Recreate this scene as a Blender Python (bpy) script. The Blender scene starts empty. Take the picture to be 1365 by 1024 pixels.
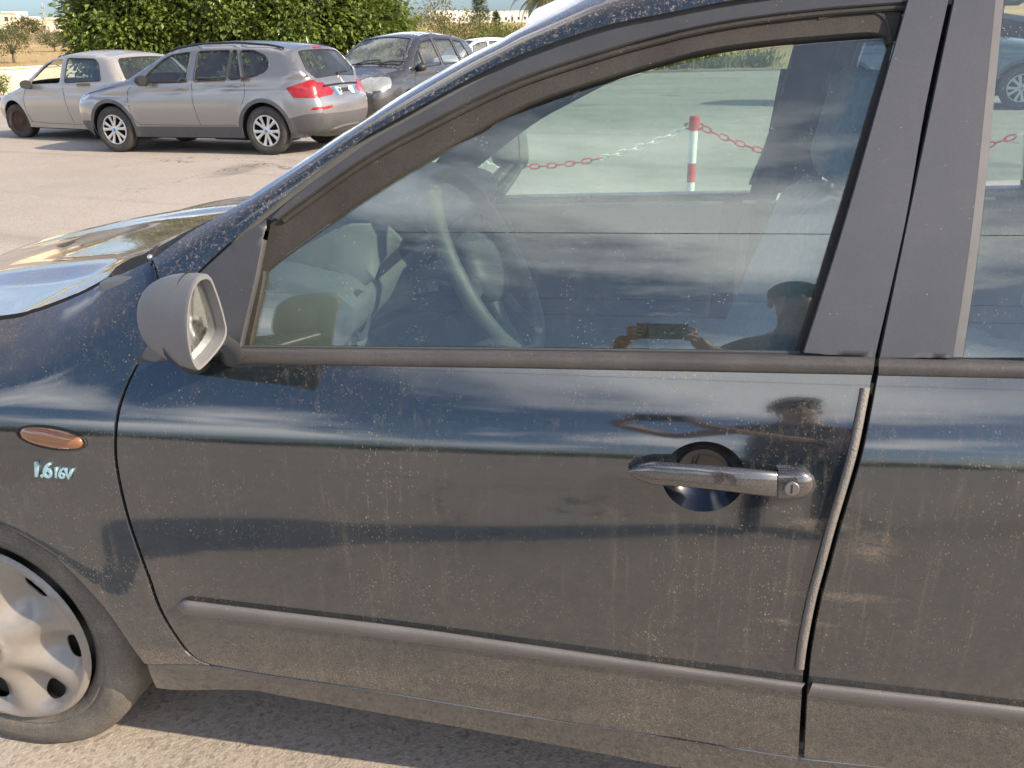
import bpy, bmesh, math, random
import numpy as np
from mathutils import Vector, Matrix
from mathutils.geometry import delaunay_2d_cdt

SC = bpy.context.scene
COL = SC.collection
R = math.radians
random.seed(7)

# ------------------------------------------------------------------ camera
CAM_H, F_PX, YAW, PITCH, ROLL = 1.38, 1090.0, R(9.5), R(22.5), R(1.4)
_fw = Vector((-math.sin(YAW)*math.cos(PITCH), math.cos(YAW)*math.cos(PITCH), -math.sin(PITCH)))
_rt = Vector((math.cos(YAW), math.sin(YAW), 0.0))
_up = _rt.cross(_fw)
_Rx = _rt*math.cos(ROLL) - _up*math.sin(ROLL)
_Uy = _up*math.cos(ROLL) + _rt*math.sin(ROLL)
cam_d = bpy.data.cameras.new('camera')
cam = bpy.data.objects.new('camera', cam_d)
COL.objects.link(cam)
cam.matrix_world = Matrix(((_Rx.x, _Uy.x, -_fw.x, 0.0), (_Rx.y, _Uy.y, -_fw.y, 0.0), (_Rx.z, _Uy.z, -_fw.z, CAM_H), (0, 0, 0, 1)))
cam_d.sensor_width = 36.0
cam_d.lens = F_PX/1365.0*36.0
cam_d.clip_start = 0.02
cam_d.clip_end = 6000.0
SC.camera = cam
ORG = Vector((0, 0, CAM_H))

# ------------------------------------------------------------------ sun and sky
SUN_EL, SUN_PHI = R(30), R(16)          # low sun from the rear of the car, a little towards the photographer
SUN_DIR = Vector((math.cos(SUN_EL)*math.cos(SUN_PHI), -math.cos(SUN_EL)*math.sin(SUN_PHI), math.sin(SUN_EL)))
sun_d = bpy.data.lights.new('sun', 'SUN')
sun_d.energy = 4.0
sun_d.angle = R(0.5)
sun_d.color = (1.0, 0.83, 0.63)
sun = bpy.data.objects.new('sun', sun_d)
COL.objects.link(sun)
sun.rotation_euler = SUN_DIR.to_track_quat('Z', 'Y').to_euler()
sun.location = (30, -10, 30)

world = bpy.data.worlds.new('World')
SC.world = world
world.use_nodes = True
wn = world.node_tree
wn.nodes.clear()
w_out = wn.nodes.new('ShaderNodeOutputWorld')
w_bg = wn.nodes.new('ShaderNodeBackground')
w_bg.inputs['Strength'].default_value = 0.125
w_sky = wn.nodes.new('ShaderNodeTexSky')
w_sky.sky_type = 'NISHITA'
w_sky.sun_disc = False
w_sky.sun_elevation = SUN_EL
w_sky.sun_rotation = math.pi/2 + SUN_PHI
w_sky.air_density = 0.8
w_sky.dust_density = 2.4
w_sky.ozone_density = 3.6
# loose cloud banks: noise on the sky direction projected to a plane overhead
w_tc = wn.nodes.new('ShaderNodeTexCoord')
w_sep = wn.nodes.new('ShaderNodeSeparateXYZ')
w_add = wn.nodes.new('ShaderNodeMath'); w_add.operation = 'ADD'; w_add.inputs[1].default_value = 0.22
w_max = wn.nodes.new('ShaderNodeMath'); w_max.operation = 'MAXIMUM'; w_max.inputs[1].default_value = 0.0
w_dx = wn.nodes.new('ShaderNodeMath'); w_dx.operation = 'DIVIDE'
w_dy = wn.nodes.new('ShaderNodeMath'); w_dy.operation = 'DIVIDE'
w_cmb = wn.nodes.new('ShaderNodeCombineXYZ')
w_noise = wn.nodes.new('ShaderNodeTexNoise')
w_noise.inputs['Scale'].default_value = 0.75
w_noise.inputs['Detail'].default_value = 7.0
w_noise.inputs['Roughness'].default_value = 0.6
w_noise.inputs['Distortion'].default_value = 0.35
w_ramp = wn.nodes.new('ShaderNodeValToRGB')
w_ramp.color_ramp.elements[0].position = 0.49
w_ramp.color_ramp.elements[1].position = 0.61
w_mix = wn.nodes.new('ShaderNodeMix'); w_mix.data_type = 'RGBA'
w_mix.inputs[7].default_value = (9.5, 9.6, 9.8, 1)
w_map = wn.nodes.new('ShaderNodeMapping'); w_map.inputs['Location'].default_value = (8.0916, 22.0827, 0.0)
L = wn.links.new
L(w_tc.outputs['Generated'], w_sep.inputs[0])
L(w_sep.outputs['Z'], w_max.inputs[0]); L(w_max.outputs[0], w_add.inputs[0])
L(w_sep.outputs['X'], w_dx.inputs[0]); L(w_add.outputs[0], w_dx.inputs[1])
L(w_sep.outputs['Y'], w_dy.inputs[0]); L(w_add.outputs[0], w_dy.inputs[1])
L(w_dx.outputs[0], w_cmb.inputs[0]); L(w_dy.outputs[0], w_cmb.inputs[1])
L(w_cmb.outputs[0], w_map.inputs['Vector']); L(w_map.outputs[0], w_noise.inputs['Vector'])
L(w_noise.outputs['Fac'], w_ramp.inputs[0])
w_fade = wn.nodes.new('ShaderNodeMapRange'); w_fade.inputs[1].default_value = 0.045; w_fade.inputs[2].default_value = 0.13
w_mul = wn.nodes.new('ShaderNodeMath'); w_mul.operation = 'MULTIPLY'
L(w_sep.outputs['Z'], w_fade.inputs[0]); L(w_fade.outputs[0], w_mul.inputs[0]); L(w_ramp.outputs['Color'], w_mul.inputs[1])
L(w_mul.outputs[0], w_mix.inputs[0]); L(w_sky.outputs[0], w_mix.inputs[6])
L(w_mix.outputs[2], w_bg.inputs['Color']); L(w_bg.outputs[0], w_out.inputs['Surface'])

SC.view_settings.view_transform = 'Standard'
SC.view_settings.look = 'None'
SC.view_settings.gamma = 1.0
SC.view_settings.exposure = 1.0
SC.view_settings.use_curve_mapping = False
SC.cycles.max_bounces = 7
SC.cycles.transparent_max_bounces = 14
SC.cycles.glossy_bounces = 4
SC.cycles.diffuse_bounces = 3
SC.cycles.use_adaptive_sampling = True
SC.cycles.adaptive_threshold = 0.025

# ------------------------------------------------------------------ helpers
def ray(x, y):
    "direction through a point of the 1365 x 1024 photograph"
    return _fw + _Rx*((x-682.5)/F_PX) - _Uy*((y-512.0)/F_PX)
def at_y(x, y, Y):
    d = ray(x, y); return ORG + d*(Y/d.y)
def at_z(x, y, Z=0.0):
    d = ray(x, y); return ORG + d*((Z-CAM_H)/d.z)
def on_surf(x, y, S, off=0.0):
    "meet the ray with a body surface y = S(x, z)"
    d = ray(x, y); Y = 1.15
    for _ in range(30):
        p = ORG + d*(Y/d.y)
        Y += 0.7*(S(p.x, p.z) + off - Y)
    p = ORG + d*(Y/d.y)
    return p
def cr(pts, n=6, closed=False):
    "Catmull-Rom through the points"
    pts = [tuple(p) for p in pts]; out = []; N = len(pts)
    segs = N if closed else N-1
    for i in range(segs):
        if closed: p0, p1, p2, p3 = pts[(i-1) % N], pts[i], pts[(i+1) % N], pts[(i+2) % N]
        else: p0, p1, p2, p3 = pts[max(i-1, 0)], pts[i], pts[i+1], pts[min(i+2, N-1)]
        for k in range(n):
            t = k/n
            out.append(tuple(0.5*((2*b)+(-a+c)*t+(2*a-5*b+4*c-d)*t*t+(-a+3*b-3*c+d)*t**3) for a, b, c, d in zip(p0, p1, p2, p3)))
    if not closed: out.append(pts[-1])
    return out
def lerp(a, b, t): return a+(b-a)*t
def interp(t, xs, ys): return float(np.interp(t, xs, ys))
def smooth(t):
    t = min(1.0, max(0.0, t)); return t*t*(3-2*t)

def mesh_obj(name, verts, faces, mat=None, parent=None, smooth_shade=True, loop_normals=None, mats=None, face_mats=None, sharp=None, flat_from=None):
    me = bpy.data.meshes.new(name)
    me.from_pydata([tuple(v) for v in verts], [], [tuple(f) for f in faces])
    if mats:
        for m in mats: me.materials.append(m)
        if face_mats is not None: me.polygons.foreach_set('material_index', face_mats)
    elif mat: me.materials.append(mat)
    sm_ = [smooth_shade]*len(me.polygons)
    if flat_from is not None: sm_[flat_from:] = [False]*(len(sm_)-flat_from)
    me.polygons.foreach_set('use_smooth', sm_)
    me.update()
    if sharp is not None and smooth_shade: me.set_sharp_from_angle(angle=R(sharp))
    if loop_normals is not None: me.normals_split_custom_set(loop_normals)
    ob = bpy.data.objects.new(name, me)
    COL.objects.link(ob)
    if parent: ob.parent = parent
    return ob
def empty(name, loc=(0, 0, 0), rz=0.0):
    o = bpy.data.objects.new(name, None); COL.objects.link(o)
    o.location = loc; o.rotation_euler = (0, 0, rz); o.empty_display_size = 0.1
    return o
def tag(o, label=None, cat=None, group=None, kind=None):
    if label: o['label'] = label
    if cat: o['category'] = cat
    if group: o['group'] = group
    if kind: o['kind'] = kind
    return o
def copy_tree(o, parent=None):
    c = o.copy(); COL.objects.link(c); c.parent = parent
    for ch in list(o.children): copy_tree(ch, c)
    return c

class MB:
    "collects shapes for one mesh"
    def __init__(s): s.v = []; s.f = []
    def add(s, verts, faces):
        b = len(s.v); s.v += [Vector(v) for v in verts]; s.f += [tuple(i+b for i in f) for f in faces]; return s
    def box(s, lo, hi, bev=0.0, M=None):
        bm = bmesh.new(); bmesh.ops.create_cube(bm, size=1.0)
        for v in bm.verts: v.co = Vector([lerp(lo[i], hi[i], v.co[i]+0.5) for i in range(3)])
        if bev: bmesh.ops.bevel(bm, geom=bm.edges[:], offset=bev, segments=3, profile=0.5, affect='EDGES')
        if M: bm.transform(M)
        bm.verts.index_update(); s.add([v.co.copy() for v in bm.verts], [[v.index for v in f.verts] for f in bm.faces]); bm.free(); return s
    def tube(s, pts, r, n=8, closed=False, cap=True, flat=1.0, up=None):
        pts = [Vector(p) for p in pts]; N = len(pts); rs = r if hasattr(r, '__len__') else [r]*N
        vs = []; fs = []; prev = None
        for i, p in enumerate(pts):
            if closed: t = pts[(i+1) % N]-pts[i-1]
            else: t = pts[min(i+1, N-1)]-pts[max(i-1, 0)]
            t.normalize()
            if prev is None:
                a = Vector(up) if up else (Vector((0, 0, 1)) if abs(t.z) < 0.9 else Vector((1, 0, 0)))
            else: a = prev
            a = (a-t*a.dot(t)).normalized(); prev = a; b = t.cross(a)
            for k in range(n):
                th = 2*math.pi*k/n; vs.append(p+(a*math.cos(th)*flat+b*math.sin(th))*rs[i])
        for i in range(N if closed else N-1):
            j = (i+1) % N
            for k in range(n): fs.append((i*n+k, j*n+k, j*n+(k+1) % n, i*n+(k+1) % n))
        if cap and not closed: fs.append(tuple(range(n))[::-1]); fs.append(tuple((N-1)*n+k for k in range(n)))
        return s.add(vs, fs)
    def lathe(s, prof, n=32, axis='z', c=(0, 0, 0), closed=False):
        vs = []; fs = []; m = len(prof); c = Vector(c)
        for i in range(n):
            th = 2*math.pi*i/n
            for (r, h) in prof:
                if axis == 'z': vs.append(c+Vector((r*math.cos(th), r*math.sin(th), h)))
                elif axis == 'y': vs.append(c+Vector((r*math.cos(th), h, r*math.sin(th))))
                else: vs.append(c+Vector((h, r*math.cos(th), r*math.sin(th))))
        for i in range(n):
            j = (i+1) % n
            for k in range(m if closed else m-1):
                l = (k+1) % m; fs.append((i*m+k, j*m+k, j*m+l, i*m+l))
        return s.add(vs, fs)
    def sphere(s, c, r, nu=16, nv=10, M=None):
        vs = []; fs = []; c = Vector(c); r = Vector(r) if hasattr(r, '__len__') else Vector((r, r, r))
        for j in range(nv+1):
            ph = math.pi*j/nv
            for i in range(nu):
                th = 2*math.pi*i/nu
                p = Vector((r.x*math.sin(ph)*math.cos(th), r.y*math.sin(ph)*math.sin(th), r.z*math.cos(ph)))
                if M: p = M @ p
                vs.append(c+p)
        for j in range(nv):
            for i in range(nu): fs.append((j*nu+i, (j+1)*nu+i, (j+1)*nu+(i+1) % nu, j*nu+(i+1) % nu))
        return s.add(vs, fs)
    def prism(s, poly, a, b, axis='y', bev=0.0):
        "extrude a 2-D polygon between a and b along an axis"
        def P(u, v, h): return (u, h, v) if axis == 'y' else ((u, v, h) if axis == 'z' else (h, u, v))
        n = len(poly)
        vs = [P(u, v, a) for u, v in poly]+[P(u, v, b) for u, v in poly]
        fs = [tuple(range(n))[::-1], tuple(range(n, 2*n))]+[(i, (i+1) % n, n+(i+1) % n, n+i) for i in range(n)]
        bm = bmesh.new(); bv = [bm.verts.new(v) for v in vs]
        for f in fs: bm.faces.new([bv[i] for i in f])
        bmesh.ops.recalc_face_normals(bm, faces=bm.faces[:])
        if bev: bmesh.ops.bevel(bm, geom=[e for e in bm.edges], offset=bev, segments=2, profile=0.5, affect='EDGES')
        bm.verts.index_update(); s.add([v.co.copy() for v in bm.verts], [[v.index for v in f.verts] for f in bm.faces]); bm.free(); return s
    def loft(s, rings, closed=True, cap=True):
        n = len(rings[0]); vs = [p for r in rings for p in r]; fs = []
        for i in range(len(rings)-1):
            for k in range(n if closed else n-1): fs.append((i*n+k, i*n+(k+1) % n, (i+1)*n+(k+1) % n, (i+1)*n+k))
        if cap and closed: fs.append(tuple(range(n))[::-1]); fs.append(tuple((len(rings)-1)*n+k for k in range(n)))
        return s.add(vs, fs)
    def build(s, name, mat, parent=None, smooth_shade=True, sharp=40, off=None):
        vs = [v-Vector(off) for v in s.v] if off else s.v
        return mesh_obj(name, vs, s.f, mat, parent, smooth_shade, sharp=sharp)

def in_poly(P, poly):
    "vectorised point in polygon"
    x, y = P[:, 0], P[:, 1]; res = np.zeros(len(P), bool); q = np.array(poly); n = len(q)
    for i in range(n):
        x1, y1 = q[i]; x2, y2 = q[(i+1) % n]
        c = ((y1 > y) != (y2 > y))
        if not c.any(): continue
        res ^= c & (x < (x2-x1)*(y-y1)/((y2-y1) if y2 != y1 else 1e-12)+x1)
    return res
def resample(loop, step, closed=True):
    out = []; n = len(loop)
    for i in range(n if closed else n-1):
        a = loop[i]; b = loop[(i+1) % n]; d = math.hypot(b[0]-a[0], b[1]-a[1])
        if d < 1e-7: continue
        k = max(1, int(math.ceil(d/step)))
        for j in range(k): out.append((a[0]+(b[0]-a[0])*j/k, a[1]+(b[1]-a[1])*j/k))
    if not closed: out.append(tuple(loop[-1]))
    return out
def triangulate(outer, holes, step, regions=(), extra=()):
    "constrained triangulation of a 2-D panel; gives points and, for each region (last: the rest), its triangles"
    pts = []; edges = []
    for lp in [outer]+list(holes)+[r for r in regions]:
        q = resample(lp, step*1.2); b = len(pts); pts += q
        edges += [(b+i, b+(i+1) % len(q)) for i in range(len(q))]
    o = np.array(outer); x0, y0 = o.min(0); x1, y1 = o.max(0)
    gx = np.arange(x0+step*0.5, x1, step); gy = np.arange(y0+step*0.5, y1, step)
    G = np.array([(x+(0.5*step if j % 2 else 0), y) for j, y in enumerate(gy) for x in gx]) if len(gx) and len(gy) else np.zeros((0, 2))
    if len(extra): G = np.concatenate([G, np.array(extra)]) if len(G) else np.array(extra)
    if len(G):
        k = in_poly(G, outer)
        for h in holes: k &= ~in_poly(G, h)
        G = G[k]
        B = np.array(pts)
        keep = np.ones(len(G), bool)
        for i in range(0, len(G), 400):
            d = ((G[i:i+400, None, :]-B[None])**2).sum(-1).min(1); keep[i:i+400] = d > (0.35*step)**2
        G = G[keep]
        pts += [tuple(g) for g in G]
    vs, _, fs, _, _, _ = delaunay_2d_cdt([Vector(p) for p in pts], edges, [], 0, 1e-7)
    V = np.array([(v.x, v.y) for v in vs]); T = np.array([f for f in fs if len(f) == 3])
    Cn = V[T].mean(1)
    ok = in_poly(Cn, outer)
    for h in holes: ok &= ~in_poly(Cn, h)
    T = T[ok]; Cn = Cn[ok]; left = np.ones(len(T), bool); res = []
    for r in regions:
        m = in_poly(Cn, r) & left; left &= ~m; res.append(T[m])
    res.append(T[left])
    return V, res
def panel_mesh(name, V, T, surf, outdir, thick, mat, parent, off=(0, 0, 0), roll=0.0):
    "a shell with analytic normals over triangles of a 2-D domain; roll: how far the rim turns in"
    used = sorted(set(T.ravel().tolist())); idx = {u: i for i, u in enumerate(used)}
    P = []; N = []; e = 0.004; od = outdir if callable(outdir) else None
    for u in used:
        x, y = V[u]; p = Vector(surf(x, y))
        a = Vector(surf(x+e, y))-Vector(surf(x-e, y)); b = Vector(surf(x, y+e))-Vector(surf(x, y-e))
        n = a.cross(b)
        if n.length < 1e-12: n = Vector((0, 0, 1))
        n.normalize(); o = od(p) if od else Vector(outdir)
        if n.dot(o) < 0: n = -n
        P.append(p); N.append(n)
    O = Vector(off)
    tris = []
    for t in T:
        i, j, k = [idx[q] for q in t]
        fn = (P[j]-P[i]).cross(P[k]-P[i])
        if fn.dot(N[i]+N[j]+N[k]) < 0: j, k = k, j
        tris.append((i, j, k))
    n = len(P)
    ecount = {}
    for t in tris:
        for a, b in ((t[0], t[1]), (t[1], t[2]), (t[2], t[0])): ecount[(a, b)] = 1
    rim = [(a, b) for (a, b) in ecount if (b, a) not in ecount]
    faces = list(tris); ln = [N[i] for t in tris for i in t]
    verts = [p-O for p in P]
    if thick > 0:
        verts += [p-q*thick-O for p, q in zip(P, N)]
        for t in tris:
            faces.append((t[2]+n, t[1]+n, t[0]+n)); ln += [-N[t[2]], -N[t[1]], -N[t[0]]]
        for a, b in rim:
            faces.append((b, a, a+n, b+n))
            tt = (P[a]-P[b]).normalized(); fn = N[a].cross(tt)
            # the rim's outward side, blended towards the face normal so that an edge catches light like a folded sheet
            fn = fn if fn.length else N[a]
            fn.normalize()
            r0 = (fn+N[a]*0.9).normalized()
            ln += [r0, r0, fn, fn]
    nflat = (2*len(tris) if thick > 0 else len(tris)) if 'glass' in name else None
    ob = mesh_obj(name, verts, faces, mat, parent, True, loop_normals=[tuple(v) for v in ln], flat_from=nflat)
    return ob
def panel(name, outer, holes, surf, outdir, thick, mat, parent, step=0.02, off=(0, 0, 0)):
    V, res = triangulate(outer, holes, step)
    return panel_mesh(name, V, res[-1], surf, outdir, thick, mat, parent, off)
# ------------------------------------------------------------------ materials
class NT:
    def __init__(s, name):
        s.m = bpy.data.materials.new(name); s.m.use_nodes = True; s.t = s.m.node_tree; s.t.nodes.clear()
        s.out = s.t.nodes.new('ShaderNodeOutputMaterial')
    def n(s, typ, **kw):
        nd = s.t.nodes.new('ShaderNode'+typ)
        for k, v in kw.items():
            if k.startswith('i_'):
                key = k[2:].replace('_', ' ')
                nd.inputs[int(key) if key.isdigit() else key].default_value = v
            else: setattr(nd, k, v)
        return nd
    def l(s, a, b): s.t.links.new(a, b)
    def math(s, op, a, b=None, clamp=False):
        nd = s.n('Math', operation=op, use_clamp=clamp)
        for i, v in enumerate((a, b)):
            if v is None: continue
            if isinstance(v, (int, float)): nd.inputs[i].default_value = v
            else: s.l(v, nd.inputs[i])
        return nd.outputs[0]
    def pos(s): return s.n('TexCoord').outputs['Object']
    def noise(s, vec, scale, detail=4, rough=0.5, dist=0.0, stretch=None):
        if stretch:
            mp = s.n('Mapping'); mp.inputs['Scale'].default_value = stretch; s.l(vec, mp.inputs[0]); vec = mp.outputs[0]
        nd = s.n('TexNoise'); nd.inputs['Scale'].default_value = scale; nd.inputs['Detail'].default_value = detail
        nd.inputs['Roughness'].default_value = rough; nd.inputs['Distortion'].default_value = dist; s.l(vec, nd.inputs['Vector'])
        return nd.outputs['Fac']
    def voro(s, vec, scale, stretch=None, out='Distance', rnd=1.0):
        if stretch:
            mp = s.n('Mapping'); mp.inputs['Scale'].default_value = stretch; s.l(vec, mp.inputs[0]); vec = mp.outputs[0]
        nd = s.n('TexVoronoi'); nd.inputs['Scale'].default_value = scale; nd.inputs['Randomness'].default_value = rnd; s.l(vec, nd.inputs['Vector'])
        return nd.outputs[out]
    def ramp(s, f, a, b, va=0.0, vb=1.0):
        nd = s.n('MapRange', clamp=True)
        for i, v in enumerate((a, b, va, vb)): nd.inputs[i+1].default_value = v
        s.l(f, nd.inputs[0]); return nd.outputs[0]
    def cmix(s, f, a, b):
        nd = s.n('Mix', data_type='RGBA')
        if isinstance(f, (int, float)): nd.inputs[0].default_value = f
        else: s.l(f, nd.inputs[0])
        for i, v in ((6, a), (7, b)):
            if isinstance(v, tuple): nd.inputs[i].default_value = (*v, 1) if len(v) == 3 else v
            else: s.l(v, nd.inputs[i])
        return nd.outputs[2]
    def bsdf(s, col=(0.5, 0.5, 0.5), rough=0.5, metal=0.0, spec=0.5, ior=1.5, coat=0.0, coat_rough=0.03):
        b = s.n('BsdfPrincipled')
        for k, v in (('Base Color', col), ('Roughness', rough), ('Metallic', metal), ('Specular IOR Level', spec), ('IOR', ior), ('Coat Weight', coat), ('Coat Roughness', coat_rough)):
            if isinstance(v, tuple): b.inputs[k].default_value = (*v, 1)
            elif isinstance(v, (int, float)): b.inputs[k].default_value = v
            else: s.l(v, b.inputs[k])
        return b
    def bump(s, h, strength, dist=0.01):
        b = s.n('Bump'); b.inputs['Strength'].default_value = strength; b.inputs['Distance'].default_value = dist
        s.l(h, b.inputs['Height']); return b.outputs[0]
    def mix(s, f, a, b):
        m = s.n('MixShader')
        if isinstance(f, (int, float)): m.inputs[0].default_value = f
        else: s.l(f, m.inputs[0])
        s.l(a, m.inputs[1]); s.l(b, m.inputs[2]); return m.outputs[0]
    def done(s, sh): s.l(sh, s.out.inputs['Surface']); return s.m

def simple(name, col, rough=0.5, metal=0.0, spec=0.5, var=0.12, scale=30.0, bump=0.0, coat=0.0, bscale=200.0):
    "plain surface with a little mottling"
    t = NT(name); p = t.pos()
    n = t.noise(p, scale, 5, 0.6)
    k = t.ramp(n, 0.3, 0.7)
    c = t.cmix(k, tuple(x*(1-var) for x in col), tuple(min(1, x*(1+var)) for x in col))
    b = t.bsdf(c, rough, metal, spec, coat=coat)
    if bump: t.l(t.bump(t.noise(p, bscale, 3), bump), b.inputs['Normal'])
    return t.done(b.outputs[0])

SMEARS = [(0.262, 0.722, 0.075, 0.012), (0.345, 0.690, 0.045, 0.030), (0.325, 0.602, 0.10, 0.010), (0.25, 0.548, 0.07, 0.008), (-0.06, 0.835, 0.05, 0.006)]
def m_paint_dark(name='dusty_black_paint', lowk=0.10):
    "black-blue lacquer under road dust, dried drops and rain streaks"
    t = NT(name); p = t.pos()
    sep = t.n('SeparateXYZ'); t.l(p, sep.inputs[0]); z = sep.outputs['Z']
    b = t.bsdf((0.007, 0.014, 0.021), 0.05, 0.0, 0.5, 1.86, 1.0, 0.02)
    big = t.noise(p, 3.0, 3, 0.6)
    mid = t.noise(p, 14.0, 3, 0.7)
    fine = t.noise(p, 420.0, 1, 0.7)
    streak = t.noise(p, 1.0, 3, 0.6, stretch=(95.0, 95.0, 4.5))
    low = t.ramp(z, 0.80, 0.26)                      # spray thrown up from the road lies thicker low down
    low2 = t.ramp(z, 0.47, 0.36)
    film = t.math('ADD', t.math('MULTIPLY', t.ramp(big, 0.3, 0.7, 0.15, 1.6), 0.020), t.math('MULTIPLY', low, 0.022))
    film = t.math('ADD', film, t.math('MULTIPLY', low2, lowk))
    wipe = t.noise(p, 1.0, 3, 0.6, 0.4, stretch=(2.2, 2.2, 11.0))
    film = t.math('MULTIPLY', film, t.math('MULTIPLY', t.ramp(mid, 0.25, 0.75, 0.6, 1.4), t.ramp(wipe, 0.3, 0.7, 0.45, 1.6)))
    film = t.math('MULTIPLY', film, t.ramp(fine, 0.35, 0.65, 0.25, 1.75))
    st = t.math('MULTIPLY', t.ramp(streak, 0.54, 0.74), t.ramp(big, 0.35, 0.65, 0.03, 0.15))
    # dried drops: small round marks gathered where a second noise is high
    v1 = t.voro(p, 95.0); v2 = t.voro(p, 230.0, stretch=(1, 1, 0.55))
    msk = t.ramp(t.noise(p, 3.2, 3, 0.75, 0.5), 0.44, 0.66)
    d1 = t.math('MULTIPLY', t.math('LESS_THAN', v1, 0.15), t.ramp(t.noise(p, 40.0, 1), 0.48, 0.56))
    d2 = t.math('MULTIPLY', t.math('LESS_THAN', v2, 0.24), t.ramp(t.noise(p, 60.0, 1), 0.46, 0.56))
    drops = t.math('MULTIPLY', t.math('ADD', t.math('MULTIPLY', d1, 0.62), t.math('MULTIPLY', d2, 0.40)), t.math('ADD', t.math('MULTIPLY', msk, 0.85), 0.17))
    # a gritty band right under the belt strip
    grit = t.math('MULTIPLY', t.ramp(t.noise(p, 160.0, 3, 0.8), 0.56, 0.64), t.math('MULTIPLY', t.math('ADD', t.math('MULTIPLY', t.ramp(t.math('SUBTRACT', z, t.math('MULTIPLY', sep.outputs['X'], 0.035)), 0.925, 0.966, 0.0, 1.0), t.ramp(sep.outputs['X'], -0.84, -0.74)), t.math('MULTIPLY', t.ramp(z, 1.08, 1.20), 0.7), clamp=True), 0.5))
    scr = t.math('MULTIPLY', t.math('MULTIPLY', t.ramp(t.noise(p, 1.0, 3, 0.5, 0.2, stretch=(22.0, 22.0, 210.0)), 0.70, 0.74), low2), 0.18)
    # dust settles on what faces up
    geo = t.n('NewGeometry'); sn = t.n('SeparateXYZ'); t.l(geo.outputs['Normal'], sn.inputs[0])
    top_ = t.math('MULTIPLY', t.ramp(sn.outputs['Z'], 0.55, 0.95), t.math('MULTIPLY', t.ramp(mid, 0.25, 0.75, 0.5, 1.5), 0.26))
    # smears rubbed into the dust beside the rear door gap
    sm = None
    for (cx, cz, rx, rz) in SMEARS:
        ux = t.math('DIVIDE', t.math('SUBTRACT', sep.outputs['X'], cx), rx); uz = t.math('DIVIDE', t.math('SUBTRACT', z, cz), rz)
        q = t.math('SUBTRACT', 1.0, t.math('ADD', t.math('MULTIPLY', ux, ux), t.math('MULTIPLY', uz, uz)), clamp=True)
        sm = q if sm is None else t.math('ADD', sm, q, clamp=True)
    smn = t.ramp(t.noise(p, 1.0, 4, 0.65, 0.6, stretch=(30.0, 30.0, 60.0)), 0.36, 0.66)
    smear = t.math('MULTIPLY', t.math('MULTIPLY', sm, smn), 0.30)
    fac = t.math('ADD', t.math('ADD', t.math('ADD', film, top_), t.math('ADD', st, smear)), t.math('ADD', drops, t.math('ADD', grit, scr)), clamp=True)
    dc = t.cmix(t.ramp(fine, 0.3, 0.7), (0.24, 0.185, 0.13), (0.40, 0.33, 0.25))
    d = t.bsdf(dc, 0.9, 0, 0.2)
    # orange peel and small dents
    t.l(t.bump(t.noise(p, 900.0, 2), 0.012, 0.002), b.inputs['Normal'])
    return t.done(t.mix(fac, b.outputs[0], d.outputs[0]))

def m_glass(name='window_glass', tint=(0.86, 0.93, 0.90), dust=0.03, f0=0.078, specks=True):
    t = NT(name); p = t.pos()
    lw = t.n('LayerWeight'); lw.inputs['Blend'].default_value = 0.5
    f5 = t.math('POWER', lw.outputs['Facing'], 5.0)
    fr = t.math('ADD', t.math('MULTIPLY', f5, 1-f0), f0)
    tr = t.n('BsdfTransparent'); tr.inputs[0].default_value = (*tint, 1)
    gl = t.n('BsdfGlossy'); gl.inputs['Roughness'].default_value = 0.0; gl.inputs[0].default_value = (1, 1, 1, 1)
    s = t.mix(fr, tr.outputs[0], gl.outputs[0])
    big = t.noise(p, 6.0, 5, 0.6)
    fac = t.math('MULTIPLY', t.ramp(big, 0.25, 0.75, 0.4, 1.4), dust)
    if specks:
        v = t.voro(p, 150.0)
        dr = t.math('MULTIPLY', t.math('LESS_THAN', v, 0.13), t.ramp(t.noise(p, 22.0, 3), 0.52, 0.62, 0, 0.42))
        v2 = t.voro(p, 330.0)
        d2 = t.math('MULTIPLY', t.math('LESS_THAN', v2, 0.17), t.ramp(t.noise(p, 35.0, 3), 0.5, 0.6, 0, 0.22))
        stc = t.math('MULTIPLY', t.ramp(t.noise(p, 1.0, 4, 0.6, stretch=(60, 60, 4)), 0.6, 0.8), 0.03)
        fac = t.math('ADD', t.math('ADD', fac, stc), t.math('ADD', dr, d2), clamp=True)
    df = t.n('BsdfDiffuse'); df.inputs[0].default_value = (0.5, 0.5, 0.44, 1)
    return t.done(t.mix(fac, s, df.outputs[0]))

def m_trim(name, col=(0.045, 0.046, 0.05), rough=0.5, dust=0.25, bumpk=0.25, spec=0.5, bscale=700.0):
    "weathered black plastic or rubber with grey dust in the grain"
    t = NT(name); p = t.pos()
    n = t.noise(p, 9.0, 6, 0.65); f = t.noise(p, 300.0, 3, 0.7)
    st = t.noise(p, 1.0, 4, 0.6, stretch=(60, 60, 5))
    k = t.math('MULTIPLY', t.math('MULTIPLY', t.ramp(n, 0.3, 0.75, 0.5, 1.3), t.ramp(f, 0.3, 0.7, 0.6, 1.4)), dust)
    k = t.math('ADD', k, t.math('MULTIPLY', t.ramp(st, 0.55, 0.8), dust*0.25), clamp=True)
    v = t.voro(p, 120.0); sp = t.math('MULTIPLY', t.math('LESS_THAN', v, 0.10), t.ramp(t.noise(p, 25.0, 2), 0.55, 0.62, 0, 0.5))
    k = t.math('ADD', k, sp, clamp=True)
    c = t.cmix(k, col, (0.40, 0.36, 0.31))
    b = t.bsdf(c, rough, 0, spec)
    t.l(t.bump(t.noise(p, bscale, 2), bumpk, 0.002), b.inputs['Normal'])
    return t.done(b.outputs[0])

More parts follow.
